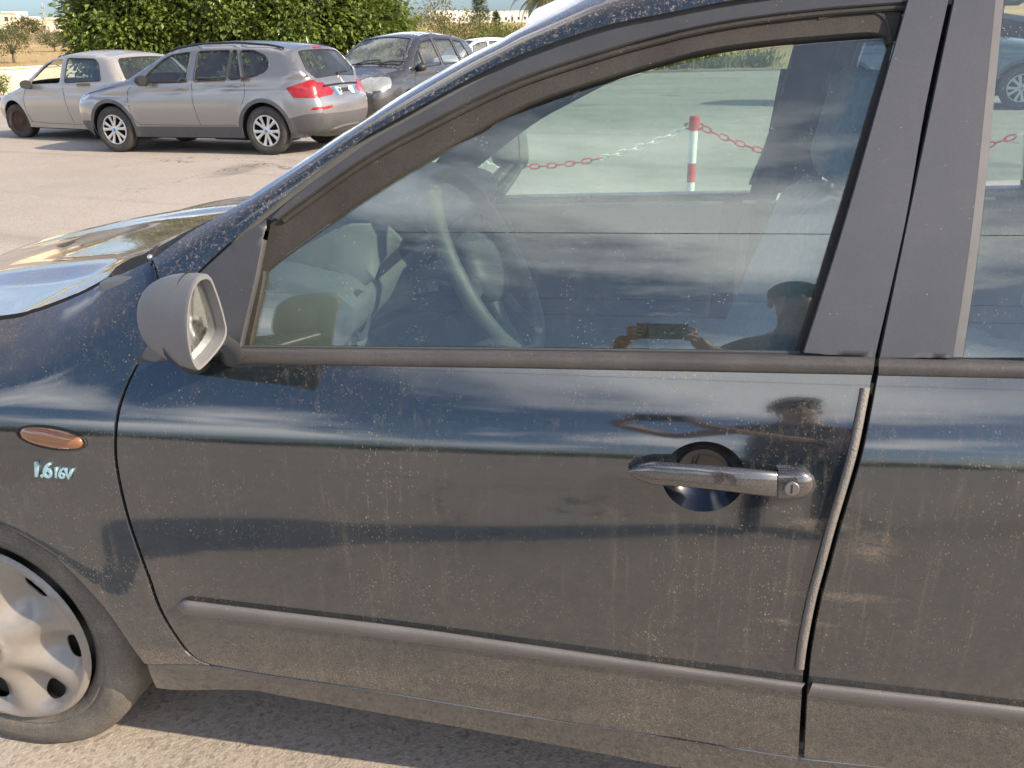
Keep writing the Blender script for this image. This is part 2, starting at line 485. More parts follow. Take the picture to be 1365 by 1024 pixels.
def m_asphalt():
    t = NT('weathered_asphalt'); p = t.pos()
    big = t.noise(p, 0.16, 6, 0.6, 0.4); mid = t.noise(p, 1.3, 6, 0.65); fine = t.noise(p, 60.0, 3, 0.75)
    vs = t.voro(p, 150.0)
    vc = t.voro(p, 110.0, out='Color')
    base = t.cmix(t.ramp(big, 0.3, 0.7), (0.262, 0.230, 0.196), (0.338, 0.296, 0.252))
    base = t.cmix(t.math('MULTIPLY', t.ramp(mid, 0.35, 0.7), 0.30), base, (0.37, 0.335, 0.295))
    hs = t.n('HueSaturation'); hs.inputs['Saturation'].default_value = 0.0; t.l(vc, hs.inputs['Color'])
    grain = t.n('Mix', data_type='RGBA', blend_type='OVERLAY'); grain.inputs[0].default_value = 0.34; t.l(base, grain.inputs[6]); t.l(hs.outputs[0], grain.inputs[7])
    c = grain.outputs[2]
    # oil stains and long scuffed bands left by tyres
    stain = t.math('MULTIPLY', t.ramp(t.noise(p, 0.33, 4, 0.6, 0.6), 0.62, 0.72), 0.55)
    c = t.cmix(stain, c, (0.07, 0.06, 0.055))
    mp = t.n('Mapping'); mp.inputs['Rotation'].default_value = (0, 0, R(17)); t.l(p, mp.inputs[0])
    band = t.noise(mp.outputs[0], 1.0, 3, 0.5, 0.0, stretch=(0.05, 1.6, 1.0))
    c = t.cmix(t.math('MULTIPLY', t.ramp(band, 0.56, 0.70), 0.30), c, (0.11, 0.10, 0.09))
    # pale tyre-polished patches and small white specks
    sp = t.math('MULTIPLY', t.math('LESS_THAN', t.voro(p, 26.0), 0.10), t.ramp(t.noise(p, 6.0, 2), 0.56, 0.62, 0, 0.7))
    c = t.cmix(sp, c, (0.55, 0.52, 0.48))
    # dry cracks
    mp2 = t.n('Mapping'); mp2.inputs['Scale'].default_value = (0.55, 0.55, 0.55); t.l(p, mp2.inputs[0])
    cv = t.n('TexVoronoi', feature='DISTANCE_TO_EDGE'); cv.inputs['Scale'].default_value = 0.6
    wob = t.n('TexNoise'); wob.inputs['Scale'].default_value = 1.5; wob.inputs['Detail'].default_value = 5
    t.l(p, wob.inputs['Vector']); va = t.n('VectorMath', operation='ADD'); t.l(mp2.outputs[0], va.inputs[0]); t.l(wob.outputs['Color'], va.inputs[1]); t.l(va.outputs[0], cv.inputs['Vector'])
    crk = t.math('MULTIPLY', t.math('LESS_THAN', cv.outputs['Distance'], 0.0045), t.ramp(t.noise(p, 0.25, 2), 0.48, 0.58, 0, 0.65))
    c = t.cmix(crk, c, (0.05, 0.045, 0.04))
    b = t.bsdf(c, 0.92, 0, 0.25)
    h = t.math('ADD', t.math('MULTIPLY', vs, 0.6), t.math('MULTIPLY', fine, 0.5))
    t.l(t.bump(h, 0.45, 0.004), b.inputs['Normal'])
    return t.done(b.outputs[0])

def m_carpaint(name, col, metal=0.6, rough=0.35, dust=0.10, dcol=(0.42, 0.37, 0.31)):
    t = NT(name); p = t.pos()
    sep = t.n('SeparateXYZ'); t.l(p, sep.inputs[0])
    n = t.noise(p, 2.5, 6, 0.65); f = t.noise(p, 60.0, 4, 0.7)
    c = t.cmix(t.ramp(t.noise(p, 900.0, 1), 0.3, 0.7), tuple(x*0.9 for x in col), tuple(x*1.1 for x in col))
    b = t.bsdf(c, rough, metal, 0.5, coat=0.7, coat_rough=0.05)
    k = t.math('MULTIPLY', t.math('MULTIPLY', t.ramp(n, 0.25, 0.75, 0.5, 1.5), t.ramp(f, 0.3, 0.7, 0.7, 1.3)), dust)
    k = t.math('ADD', k, t.math('MULTIPLY', t.ramp(sep.outputs['Z'], 0.75, 0.25), dust*1.2), clamp=True)
    d = t.bsdf(dcol, 0.9, 0, 0.2)
    return t.done(t.mix(k, b.outputs[0], d.outputs[0]))

def m_leaf(name, a, b, trans=0.3, rough=0.45):
    t = NT(name); p = t.pos()
    gi = t.n('NewGeometry')
    rnd = gi.outputs['Random Per Island']
    n = t.ramp(t.noise(p, 1.6, 3), 0.3, 0.7)
    k = t.math('ADD', t.math('MULTIPLY', rnd, 0.65), t.math('MULTIPLY', n, 0.35))
    c = t.cmix(k, a, b)
    bs = t.bsdf(c, rough, 0, 0.5)
    tl = t.n('BsdfTranslucent'); t.l(t.cmix(0.5, c, (0.30, 0.36, 0.05)), tl.inputs[0])
    return t.done(t.mix(trans, bs.outputs[0], tl.outputs[0]))

PAINT = m_paint_dark()
PAINT_SILL = m_paint_dark('sill_paint', 0.015)
GLASS = m_glass()
GLASS_FAR = m_glass('far_window_glass', (0.80, 0.90, 0.87), 0.03, 0.045, False)
GLASS_CAR = m_glass('parked_car_glass', (0.68, 0.76, 0.76), 0.05, 0.09, False)
TRIM = m_trim('black_pillar_trim', (0.050, 0.055, 0.067), 0.38, 0.05, 0.06)
FRAME = m_trim('door_frame_black', (0.030, 0.033, 0.040), 0.34, 0.06, 0.05)
RUBBER = m_trim('perished_rubber', (0.018, 0.016, 0.015), 0.70, 0.065, 0.4, 0.3)
BELT = m_trim('belt_strip_rubber', (0.030, 0.031, 0.034), 0.34, 0.11, 0.12)
MOULD = m_trim('side_moulding_plastic', (0.085, 0.087, 0.094), 0.42, 0.16, 0.06)
MIRRORPL = m_trim('mirror_plastic', (0.135, 0.138, 0.146), 0.50, 0.10, 0.06, bscale=1200.0)
EDGEPR = m_trim('edge_protector', (0.075, 0.073, 0.073), 0.55, 0.25, 1.0, bscale=380.0)
TYRE = m_trim('tyre_rubber', (0.022, 0.022, 0.022), 0.8, 0.34, 0.3, 0.3, 250.0)
DARK = simple('dark_void', (0.012, 0.012, 0.013), 0.9, var=0.2)
BLACKPL = simple('black_plastic', (0.02, 0.02, 0.022), 0.5, bump=0.1)
CABIN = simple('cabin_plastic', (0.12, 0.13, 0.135), 0.6, var=0.08, bump=0.03, bscale=600.0)
CABIN2 = simple('cabin_plastic_dark', (0.050, 0.056, 0.062), 0.55, var=0.08, bump=0.03, bscale=600.0)
FABRIC = simple('seat_fabric', (0.20, 0.23, 0.265), 0.95, var=0.18, scale=90.0, bump=0.08, bscale=500.0)
LINING = simple('head_lining', (0.34, 0.34, 0.33), 0.95, var=0.06, bump=0.2)
CHROME = simple('bright_metal', (0.62, 0.66, 0.70), 0.22, 0.9, var=0.06)
SATIN = simple('satin_aluminium', (0.17, 0.165, 0.16), 0.45, 0.5, var=0.08)
HUBCAP = m_carpaint('hubcap_silver', (0.19, 0.187, 0.184), 0.45, 0.36, 0.12)
AMBER = simple('amber_lens', (0.26, 0.105, 0.040), 0.16, spec=0.8, var=0.10, scale=60.0, coat=0.6)
ASPHALT = m_asphalt()
WHITEP = simple('white_paint', (0.72, 0.72, 0.70), 0.45, var=0.08)
REDP = simple('red_paint', (0.55, 0.035, 0.03), 0.45, var=0.15)
# ------------------------------------------------------------------ the dark car in front: body surfaces
D0, YC = 1.075, 1.935                     # widest line of the near side; centre line of the car
CAR = empty('dark_hatchback_car', (0, YC, 0))
tag(CAR, 'dusty black hatchback in the foreground with closed front door and lowered glass', 'car')
OFF = (0, YC, 0)
_tz = [0.05, 0.15, 0.22, 0.30, 0.40, 0.50, 0.60, 0.70, 0.76, 0.80, 0.83, 0.86, 0.89, 0.93, 1.10]
_tt = [-20, -17, -12, -7, -4, -1.5, 0.5, 3, 6, 11, 17, 23, 27, 28, 29]
_gz = np.arange(0.05, 1.2, 0.0025)
_gp = np.concatenate([[0], np.cumsum(np.tan(np.radians(np.interp(_gz[:-1]+0.00125, _tz, _tt)))*0.0025)])
_k = np.ones(9)/9.0
_gp = np.concatenate([_gp[:4], np.convolve(_gp, _k, 'valid'), _gp[-4:]])
_gp -= np.interp(0.60, _gz, _gp)
def prof(z): return float(np.interp(z, _gz, _gp))
P_BELT = prof(0.93)
_b0 = at_y(320, 486, D0+P_BELT+0.006); _b1 = at_y(1160, 501.5, D0+P_BELT+0.002)
_bs = (_b1.z-_b0.z)/(_b1.x-_b0.x)
def zbelt(x):
    xx = min(max(x, -1.2), 1.0)
    return _b0.z+_bs*(xx-_b0.x)
def y0(x):
    y = D0+0.024*max(0, -(x+0.15))**2+0.008*max(0, x+0.15)**2
    if x < -1.5: y += 0.55*(-1.5-x)**2
    if x > 1.55: y += 0.45*(x-1.55)**2
    return y
def S_low(x, z):
    sh = (zbelt(x)-0.93)*smooth((z-0.5)/0.35)
    return y0(x)+prof(z-sh)
# hood gap: where wing turns into bonnet
_gpx = [(-60, 441), (0, 427), (45, 417), (87, 402), (120, 387), (140, 376), (172, 361), (204, 346)]
_gY = [1.235, 1.24, 1.245, 1.25, 1.25, 1.25, 1.25, 1.245]
GAP = [at_y(x, y, Y) for (x, y), Y in zip(_gpx, _gY)]
GAP = [Vector((-1.98, 1.50, 0.70)), Vector((-1.85, 1.36, 0.80)), Vector((-1.6, 1.275, 0.875)), Vector((-1.4, 1.245, 0.915))]+GAP[1:]
GAP = [Vector(p) for p in cr(GAP, 5)]
_gx = [p.x for p in GAP]; _gzt = [p.z for p in GAP]; _gyt = [p.y for p in GAP]
ARC_X, ARC_Z = -1.26, 0.29
def S1(x, z):
    y = S_low(x, z)
    if x < -0.70:
        w = smooth((-0.70-x)/0.12)
        zt = interp(x, _gx, _gzt); need = interp(x, _gx, _gyt)-S_low(x, zt)
        t = min(1.15, max(0.0, (z-(zt-0.13))/0.13))
        y += w*need*t**2.2
        r = math.hypot(x-ARC_X, z-ARC_Z)
        y -= 0.012*math.exp(-((r-0.37)/0.06)**2)*smooth((z-0.22)/0.1)
    return y
def S2(x, z):
    h = z-zbelt(x)
    return y0(x)+P_BELT+0.006+(math.tan(R(17))*h+0.5*math.tan(R(13))*h*abs(h)/0.42)
def s1(x, y, off=0.0): p = on_surf(x, y, S1, off); return (p.x, p.z)
def s2(x, y, off=0.0): p = on_surf(x, y, S2, off); return (p.x, p.z)
def F1(off=0.0): return lambda x, z: (x, S1(x, z)+off, z)
def F2(off=0.0): return lambda x, z: (x, S2(x, z)+off, z)
NEAR = (0, -1, 0.02)
def both(ob):
    "the same part on the far side of the car"
    c = ob.copy(); COL.objects.link(c); c.parent = ob.parent; c.scale = (1, -1, 1)
    for ch in list(ob.children):
        d = ch.copy(); COL.objects.link(d); d.parent = c
    return c

# ---- outlines read off the photograph and carried to the surfaces
door_front = cr([(284, 886), (258, 874), (235, 845), (215, 810), (201, 770), (188, 735), (173, 690), (161, 640), (156, 600), (159, 555), (171, 515), (187, 482)], 4)
door_rear = cr([(1163, 496), (1154, 545), (1143, 600), (1129, 650), (1114, 700), (1099, 755), (1087, 800), (1077, 850), (1071, 893), (1067, 950), (1064, 1010)], 4)
door_bot = cr([(1064, 1010), (900, 983), (700, 953), (500, 920), (400, 905), (340, 896), (284, 886)], 4)
door_top = [(187, 482), (315, 483), (500, 486), (800, 491), (1163, 496)]
door_loop = [s1(*p) for p in door_front[:-1]+door_top[:-1]+door_rear[:-1]+door_bot[:-1]]
bowl_px = [(938+56*math.cos(a), 635.5-47*math.sin(a)) for a in np.linspace(0, 2*math.pi, 41)[:-1]]
bowl_loop = [s1(*p) for p in bowl_px]
DOOR = panel('front_door', door_loop, [bowl_loop], F1(), NEAR, 0.016, PAINT, CAR, 0.018, OFF)
DOOR['label'] = 'front door with dried drops, dust streaks and a mirror-like shoulder'
far_loop = door_loop
FDOOR = both(DOOR)

fen_right = [(x-5.5, y+1) for x, y in door_front]
arch_px = cr([(193, 885), (175, 861), (134, 804), (67, 737), (0, 698)], 5)
arch = [s1(*p) for p in arch_px]
arch_l = [(2*ARC_X-x, z) for x, z in arch]
apex = max(z for x, z in arch)
ax0 = arch[-1][0]
arch_top = [(ARC_X+(ax0-ARC_X)*t, apex+0.045*(1-t*t)) for t in (0.75, 0.5, 0.25, 0.0, -0.25, -0.5, -0.75)]
fen_loop = [s1(*p) for p in fen_right[:-1]]
sail_edge = cr([(181, 484), (190, 470), (205, 447), (228, 412)], 4)
seam = cr([(228, 412), (213, 389), (206, 366), (203, 347)], 4)
fen_loop += [s1(*p) for p in sail_edge[:-1]+seam[:-1]]
fen_loop += [(p.x, p.z) for p in GAP[::-1]]
fen_loop += [(-1.97, 0.52), (-1.70, 0.50), (arch_l[0][0]-0.03, 0.42)]
fen_loop += arch_l+arch_top[::-1]+arch[::-1]
FENDER = panel('front_wing', fen_loop, [], F1(), NEAR, 0.012, PAINT, CAR, 0.02, OFF)
both(FENDER)
mb = MB(); mb.tube([(x, S1(x, z)+0.007, z) for x, z in arch+arch_top+arch_l[::-1]], 0.0065, 8); both(mb.build('arch_shade_lip', RUBBER, CAR, off=OFF))  # lip coloured dark to draw the line of shade under the arch edge

sill_top = [(195, 888), (240, 888)]+[(x, y+4.5) for x, y in door_bot[::-1]][1:]
sill_bot = cr([(207, 919), (240, 922), (328, 922), (376, 930), (540, 959), (700, 988), (885, 1023)], 4)
st = [s1(*p) for p in sill_top]; sb = [s1(*p) for p in sill_bot]
sl = (sb[-1][1]-sb[-8][1])/(sb[-1][0]-sb[-8][0])
st2 = [(0.45, st[-1][1]-0.002), (0.80, st[-1][1]+0.004)]; sb2 = [(0.80, sb[-1][1]-0.012), (0.45, sb[-1][1]-0.010)]
SILL = panel('sill', st+st2+sb2+sb[::-1], [], F1(0.004), NEAR, 0.02, PAINT_SILL, CAR, 0.02, OFF)
both(SILL)

# rear door, rear quarter
rd_left = [(x+8.5, y) for x, y in door_rear]
rz = zbelt(1.0)
rear_edge = cr([(1.10, zbelt(1.1)+0.01), (1.11, 0.80), (1.06, 0.66), (0.96, 0.52), (0.86, 0.40), (0.80, st2[1][1]+0.01)], 4)
rd_loop = [s1(*p) for p in rd_left][::-1]+[(0.45, zbelt(0.45)+0.006)]+rear_edge+[(0.45, st2[0][1]+0.006)]
RDOOR = panel('rear_door', rd_loop, [], F1(), NEAR, 0.016, PAINT, CAR, 0.022, OFF)
both(RDOOR)
RWX = 1.30
q_arch = [(RWX+0.37*math.cos(a), 0.30+0.37*math.sin(a)) for a in np.linspace(R(-18), R(168), 25)]
q_loop = [(x+0.008, z) for x, z in rear_edge[:13]]+[q for q in q_arch[::-1] if q[0] > 0.95]+[(1.95, 0.24), (1.99, 0.45), (1.97, 0.80), (1.90, 0.93), (1.5, zbelt(1.2)+0.01)]
both(panel('rear_quarter', q_loop, [], F1(), NEAR, 0.012, PAINT, CAR, 0.03, OFF))
# black inner structure seen only in the gaps
inner = panel('door_shut_face', [(-0.97, 0.30), (0.95, 0.33), (1.0, 0.90), (-0.80, 0.87), (-0.93, 0.6)], [], F1(0.052), NEAR, 0.004, DARK, CAR, 0.08, OFF); both(inner)

# ---- roof side rail and A pillar in body colour
rail_lo = cr([(228, 412), (264, 362), (330, 303), (390, 254), (480, 187), (554, 145), (670, 83), (797, 37), (885, 18), (979, 0), (1100, -15), (1230, -24), (1400, -30)], 5)
rail_hi = cr([(204, 346), (250, 312), (299, 284), (347, 253), (437, 191), (504, 147), (548, 119), (622, 76), (670, 52), (690, 40), (720, 27), (760, 9), (800, -8), (900, -38), (1000, -60), (1200, -84), (1400, -96)], 5)
def even(c, n):
    d = [0]
    for a, b in zip(c[:-1], c[1:]): d.append(d[-1]+math.dist(a, b))
    ts = np.linspace(0, d[-1], n)
    return [tuple(np.interp(t, d, [q[k] for q in c]) for k in range(len(c[0]))) for t in ts]
NB = 70
lo_e, hi_e = even(rail_lo, NB), even(rail_hi, NB)
rows = []
for s in np.linspace(0, 1, 9):
    row = []
    for i, (a, b) in enumerate(zip(lo_e, hi_e)):
        x, y = lerp(a[0], b[0], s), lerp(a[1], b[1], s)
        k = 0.055*smooth((b[0]-150)/500)+0.018
        row.append(on_surf(x, y, S2, 0.006+k*s**4.5))
    rows.append(row)
tail = [(0.95, 0.0), (1.15, -0.035), (1.40, -0.14), (1.66, -0.31), (1.86, -0.46)]
for ri, row in enumerate(rows):
    z_end = row[-1].z; x_end = row[-1].x
    for x, dz in tail:
        z = z_end+dz
        row.append(Vector((x, S2(min(x, 1.2), z)+0.006+0.07*(ri/8)**4.5+0.06*max(0, x-1.3), z)))
mb = MB(); n = len(rows[0])
mb.add([p for r in rows for p in r], [(i*n+k, i*n+k+1, (i+1)*n+k+1, (i+1)*n+k) for i in range(8) for k in range(n-1)])
back = [[p+Vector((0, 0.03, 0)) for p in rows[j]] for j in (0,)]
mb.add(rows[0]+back[0], [(k, n+k, n+k+1, k+1) for k in range(n-1)])
RAIL = mb.build('roof_side_rail', PAINT, CAR, True, 60, OFF); both(RAIL)
top = rows[8]
# index where the pillar meets the roof header
ih = min(range(len(top)), key=lambda i: abs(top[i].x-on_surf(690, 40, S2, 0.06).x))
def ribbon(name, curve, bulge, mat, nt=20, sgn=1, thick=0.0):
    vs = []; fs = []; m = len(curve)
    for i, p in enumerate(curve):
        a = curve[max(i-1, 0)]; b = curve[min(i+1, m-1)]
        nrm = Vector((-(b.z-a.z), 0, b.x-a.x)).normalized()*sgn
        bl = bulge(i/(m-1)) if callable(bulge) else bulge
        for k in range(nt+1):
            t = k/nt; y = lerp(p.y, 2*YC-p.y, t)
            q = Vector((p.x, y, p.z))+nrm*bl*(1-(2*t-1)**2)
            vs.append(q-Vector(OFF))
    fs = [(i*(nt+1)+k, i*(nt+1)+k+1, (i+1)*(nt+1)+k+1, (i+1)*(nt+1)+k) for i in range(m-1) for k in range(nt)]
    return mesh_obj(name, vs, fs, mat, CAR)
WSC = m_glass('windscreen_glass', (0.80, 0.88, 0.86), 0.05, 0.05, True)
ribbon('windscreen', top[:ih+1], 0.02, WSC)
iroof = len(top)-4
ribbon('roof', top[ih:iroof+1], lambda t: 0.05, PAINT)
ribbon('rear_window', top[iroof:], 0.06, GLASS_FAR)
# head lining just below the roof
ribbon('head_lining', [p+Vector((0, 0.03, -0.045)) for p in top[ih:iroof+1]], 0.045, LINING)
tg = [Vector((1.86, top[-1].y, top[-1].z)), Vector((1.98, 1.30, 0.86)), Vector((2.02, 1.26, 0.70)), Vector((2.05, 1.26, 0.50)), Vector((2.0, 1.28, 0.26))]
ribbon('tailgate', [Vector(p) for p in cr(tg, 5)], 0.08, PAINT)

# ---- bonnet, scuttle, nose
hood = [Vector((p.x, p.y+0.010, p.z+0.006)) for p in GAP]
hr = [p for p in hood if p.x < on_surf(142, 371, S1).x+0.01]
nt = 28; vs = []; m = len(hr)
for i, p in enumerate(hr):
    for k in range(nt+1):
        t = k/nt; y = lerp(p.y, 2*YC-p.y, t); c = 1-(2*t-1)**2
        x = p.x-0.05*c*smooth((p.x+2.1)/1.2)*smooth(i/(m-1))-0.165*c*(1-smooth(i/(m*0.35)))
        e = min(t, 1-t)/0.10
        rise = 0.010*c**0.8+0.014*math.exp(-((min(t, 1-t)-0.24)/0.045)**2)*smooth((-p.x-0.85)/0.35)
        vs.append(Vector((x, y, p.z+rise*smooth(i/6)))-Vector(OFF))
fs = [(i*(nt+1)+k, i*(nt+1)+k+1, (i+1)*(nt+1)+k+1, (i+1)*(nt+1)+k) for i in range(m-1) for k in range(nt)]
# turned-down rim along the gap and the rear edge
for sg_ in (1, -1):
    mb = MB(); q_ = [Vector((p.x, YC+sg_*(p.y+0.001-YC), p.z-0.0005)) for p in hr]; mb.loft([q_, [p+Vector((0, 0, -0.035)) for p in q_]], False, False); mb.build('bonnet_gap', DARK, CAR, off=OFF)
b2 = len(vs); last = (m-1)*(nt+1)
vs += [vs[last+k]+Vector((0.0, 0, -0.03)) for k in range(nt+1)]
fs += [(last+k+1, last+k, b2+k, b2+k+1) for k in range(nt)]
BONNET = mesh_obj('bonnet', vs, fs, PAINT, CAR, sharp=50)
rear_h = [vs[last+k]+Vector(OFF) for k in range(nt+1)]
ws0 = top[0]
cowl_v = []; 
for k in range(nt+1):
    t = k/nt; a = rear_h[k]; c = 1-(2*t-1)**2
    nrm = Vector((-(top[1].z-top[0].z), 0, top[1].x-top[0].x)).normalized()
    w = Vector((ws0.x, lerp(ws0.y, 2*YC-ws0.y, t), ws0.z))+nrm*0.02*c
    for s in (0, 0.2, 0.5, 0.8, 1.0):
        q = a.lerp(w, s); q.z -= 0.028*math.sin(math.pi*min(1, s*1.0))**0.8+0.012*(1-s); cowl_v.append(q-Vector(OFF))
mesh_obj('scuttle_panel', cowl_v, [(k*5+j, k*5+j+1, (k+1)*5+j+1, (k+1)*5+j) for k in range(nt) for j in range(4)], BLACKPL, CAR)
slot = [at_y(x, y, Y) for x, y, Y in ((141, 372, 1.262), (174, 366, 1.262), (204, 347, 1.262), (198, 337, 1.300), (175, 344, 1.306), (156, 355, 1.298))]
mesh_obj('scuttle_slot', [p-Vector(OFF) for p in slot], [tuple(range(6))], DARK, CAR, False)
# air grille slats in the slot at the corner of the bonnet
mb = MB()
g0, g1 = at_y(146, 373, 1.262), at_y(200, 341, 1.30)
for k in range(14):
    t = k/13; p = g0.lerp(g1, t)
    mb.tube([p+Vector((0, 0.0, -0.006)), p+Vector((-0.012, 0.045, 0.006))], 0.0022, 5)
mb.build('scuttle_grille', RUBBER, CAR, True, 40, OFF)
mb = MB(); mb.sphere(at_y(200, 343, 1.25), 0.005, 10, 6); mb.build('washer_jet', CHROME, CAR, off=OFF)
# lower nose
nose = [Vector((-1.98, 1.50, 0.70)), Vector((-2.06, 1.46, 0.58)), Vector((-2.09, 1.44, 0.42)), Vector((-2.05, 1.46, 0.24))]
ribbon('front_bumper', [Vector(p) for p in cr(nose, 5)], 0.16, PAINT, sgn=-1)
both(panel('bumper_side', [(-1.97, 0.515), (-1.72, 0.495), (-1.64, 0.40), (-1.60, 0.22), (-2.02, 0.24), (-2.05, 0.45)], [], F1(), NEAR, 0.01, PAINT, CAR, 0.03, OFF))
HEADL = simple('headlamp_lens', (0.55, 0.57, 0.58), 0.1, 0.3, coat=1.0)
mb = MB(); mb.sphere((-1.93, 1.50, 0.655), (0.06, 0.15, 0.05), 16, 10, Matrix.Rotation(R(-35), 3, 'Z')); both(mb.build('headlamp', HEADL, CAR, off=OFF))

# ---- door frame, channel, glass
fr_out = [(x+4, y+7) for x, y in rail_lo if 340 < x < 1250]
fr_out = [(361, 291)]+[p for p in fr_out if p[0] > 372]
fr_in = cr([(366, 292), (400, 267), (480, 211), (554, 170), (680, 108), (797, 68), (885, 44), (979, 25), (1080, 12), (1150, 6), (1203, 2)], 5)
DF = panel('window_frame', [s2(*p) for p in fr_out]+[s2(1263, -17), s2(1222, -4), s2(1212, 0)]+[s2(*p) for p in fr_in[::-1]], [], F2(0.004), NEAR, 0.035, FRAME, DOOR, 0.02, OFF)
open_top = cr([(351, 361), (372, 344), (436, 297), (530, 235), (658, 160), (724, 129), (856, 88), (944, 65), (1031, 53), (1100, 47), (1158, 43), (1182, 47)], 4)
ch_loop = [(316, 466), (330, 418), (341, 372), (352, 318), (360, 297)]+fr_in+[(1200, 20), (1176, 118), (1126, 297), (1072, 471)]+[(1062, 471), (1114, 299), (1164, 130), (1187, 55)]+open_top[::-1]+[(350, 372), (345, 400), (331, 466)]
def chan(x, z): return (x, S2(x, z)+0.016+0.0, z)
CH = panel('glass_channel', [s2(*p, 0.016) for p in ch_loop], [], chan, NEAR, 0.02, RUBBER, DOOR, 0.018, OFF)
# a lip running round the channel, brown with old dust
lip_px = [(x+3, y+(9 if x < 900 else 8)) for x, y in fr_in[2:]]
mb = MB(); mb.tube([on_surf(x, y, S2, 0.013) for x, y in lip_px], 0.0045, 8); LIP = mb.build('channel_lip', RUBBER, DOOR, off=OFF)
mb = MB(); mb.tube([on_surf(x, y-1, S2, 0.018) for x, y in cr([(1090, 27), (1130, 18), (1160, 17), (1176, 24), (1184, 38), (1187, 60)], 5)], 0.004, 8); mb.build('corner_seal', RUBBER, DOOR, off=OFF)
gl_top = cr([(345, 367), (436, 300), (549, 223), (642, 178), (680, 156), (820, 108), (944, 78), (1058, 60), (1192, 50)], 4)
gl_loop = [s2(*p, 0.024) for p in [(322, 470), (340, 400)]+gl_top+[(1118, 299), (1068, 478), (700, 476)]]
G1 = panel('door_glass', gl_loop, [], F2(0.024), NEAR, 0.004, GLASS, DOOR, 0.03, OFF)
# pillar trims
bt = cr([(1265, -3), (1234, 140), (1206, 299), (1166, 477)], 5)
bl = cr([(1072, 470), (1126, 299), (1176, 123), (1212, -3)], 5)
BT = panel('pillar_trim', [s2(*p, -0.002) for p in [(1218, -18)]+[(1268, -18)]+bt+bl], [], F2(-0.002), NEAR, 0.012, TRIM, DOOR, 0.02, OFF)
bt2 = cr([(1273, -3), (1217, 264), (1173, 477)], 6); br2 = cr([(1270, 477), (1296, 299), (1327, -3)], 6)
panel('pillar_trim', [s2(*p, -0.002) for p in [(1330, -20), (1276, -20)]+bt2+br2], [], F2(-0.002), NEAR, 0.012, TRIM, RDOOR, 0.02, OFF)
ss = cr([(1271, 477), (1297, 299), (1328, -3)], 6); se = cr([(1339, -3), (1309, 299), (1284, 477)], 6)
panel('window_trim_strip', [s2(*p) for p in ss+se], [], F2(0.002), NEAR, 0.01, SATIN, RDOOR, 0.02, OFF)
zr = rows[0][-6].z
rw_top = [s2(1339, -8), s2(1344, -40)]+[(0.75, zr-0.055), (0.90, zr-0.075), (0.985, zr-0.14), (1.04, zbelt(1.0)+0.03)]
panel('door_glass', [s2(*p, 0.012) for p in se[::-1]]+rw_top, [], F2(0.012), NEAR, 0.004, GLASS, RDOOR, 0.03, OFF)
panel('window_frame', [s2(1330, -22), s2(1345, -50), (0.80, zr-0.02), (0.98, zr-0.05), (1.10, zbelt(1.1)+0.01), (1.05, zbelt(1.0)+0.03)]+rw_top[:-1][::-1], [], F2(0.004), NEAR, 0.03, FRAME, RDOOR, 0.03, OFF)
q2 = [(1.11, zbelt(1.1)+0.012), (0.99, zr-0.05), (1.15, zr-0.06), (1.40, zr-0.15), (1.66, zr-0.32), (1.80, zbelt(1.2)+0.0)]
both(panel('rear_pillar', q2, [], lambda x, z: (x, S2(min(x, 1.2), z)+0.05*max(0, x-1.3), z), NEAR, 0.02, PAINT, CAR, 0.04, OFF))
# the far side gets the same frames, pillars and panes
for ob in list(DOOR.children)+[o for o in RDOOR.children]:
    c = ob.copy(); COL.objects.link(c)
    tgt = FDOOR if ob.parent == DOOR else [o for o in CAR.children if o.data == RDOOR.data and o.scale.y < 0][0]
    c.parent = tgt
    if 'glass' in ob.name and ob.parent == DOOR:
        fg = [s2(*p, 0.024) for p in [(322, 470), (340, 400)]+[(351, 358), (436, 293), (530, 230), (658, 155), (724, 124), (856, 83), (944, 60), (1031, 48), (1195, 40)]+[(1118, 299), (1068, 478), (700, 476)]]
        c.data = panel('door_glass', fg, [], F2(0.024), NEAR, 0.004, GLASS_FAR, None, 0.05, OFF).data
        bpy.data.objects.remove([o for o in COL.objects if o.data == c.data and o != c][0])
FDOOR.location.x = 0.085
[o for o in CAR.children if o.data == RDOOR.data and o.scale.y < 0][0].location.x = 0.085

both(panel('centre_pillar', [s2(*p, 0.03) for p in [(1150, 478), (1190, 300), (1215, 140), (1235, -30), (1345, -30), (1318, 140), (1296, 299), (1262, 478)]], [], F2(0.030), NEAR, 0.03, DARK, CAR, 0.05, OFF))
# ---- belt strips: rounded black rubber
def strip(name, lo, hi, S, prot, mat, parent, taper=(0, 0), n=60, base=0.0):
    lo, hi = even(lo, n), even(hi, n); rings = []
    for i in range(n):
        ring = []; t = i/(n-1)
        k = min(1.0, (math.sqrt(max(0.0, 1-(1-t/taper[0])**2)) if taper[0] and t < taper[0] else 1.0))
        k = min(k, (math.sqrt(max(0.0, (1-t)/taper[1])) if taper[1] and t > 1-taper[1] else 1.0)); k = max(k, 0.25)
        c = (lerp(lo[i][0], hi[i][0], 0.5), lerp(lo[i][1], hi[i][1], 0.5))
        for j in range(11):
            s = j/10; sh = math.sin(math.pi*s)**0.55
            x = lerp(lo[i][0], hi[i][0], s); y = lerp(lo[i][1], hi[i][1], s)
            x, y = lerp(c[0], x, k), lerp(c[1], y, k)
            ring.append(on_surf(x, y, S, base-prot*k*sh if 0 < j < 10 else base+0.012))
        rings.append(ring)
    mb = MB(); mb.loft(rings, False)
    mb.add(rings[0], [tuple(range(11))]); mb.add(rings[-1], [tuple(range(11))[::-1]])
    return mb.build(name, mat, parent, True, 50, OFF)
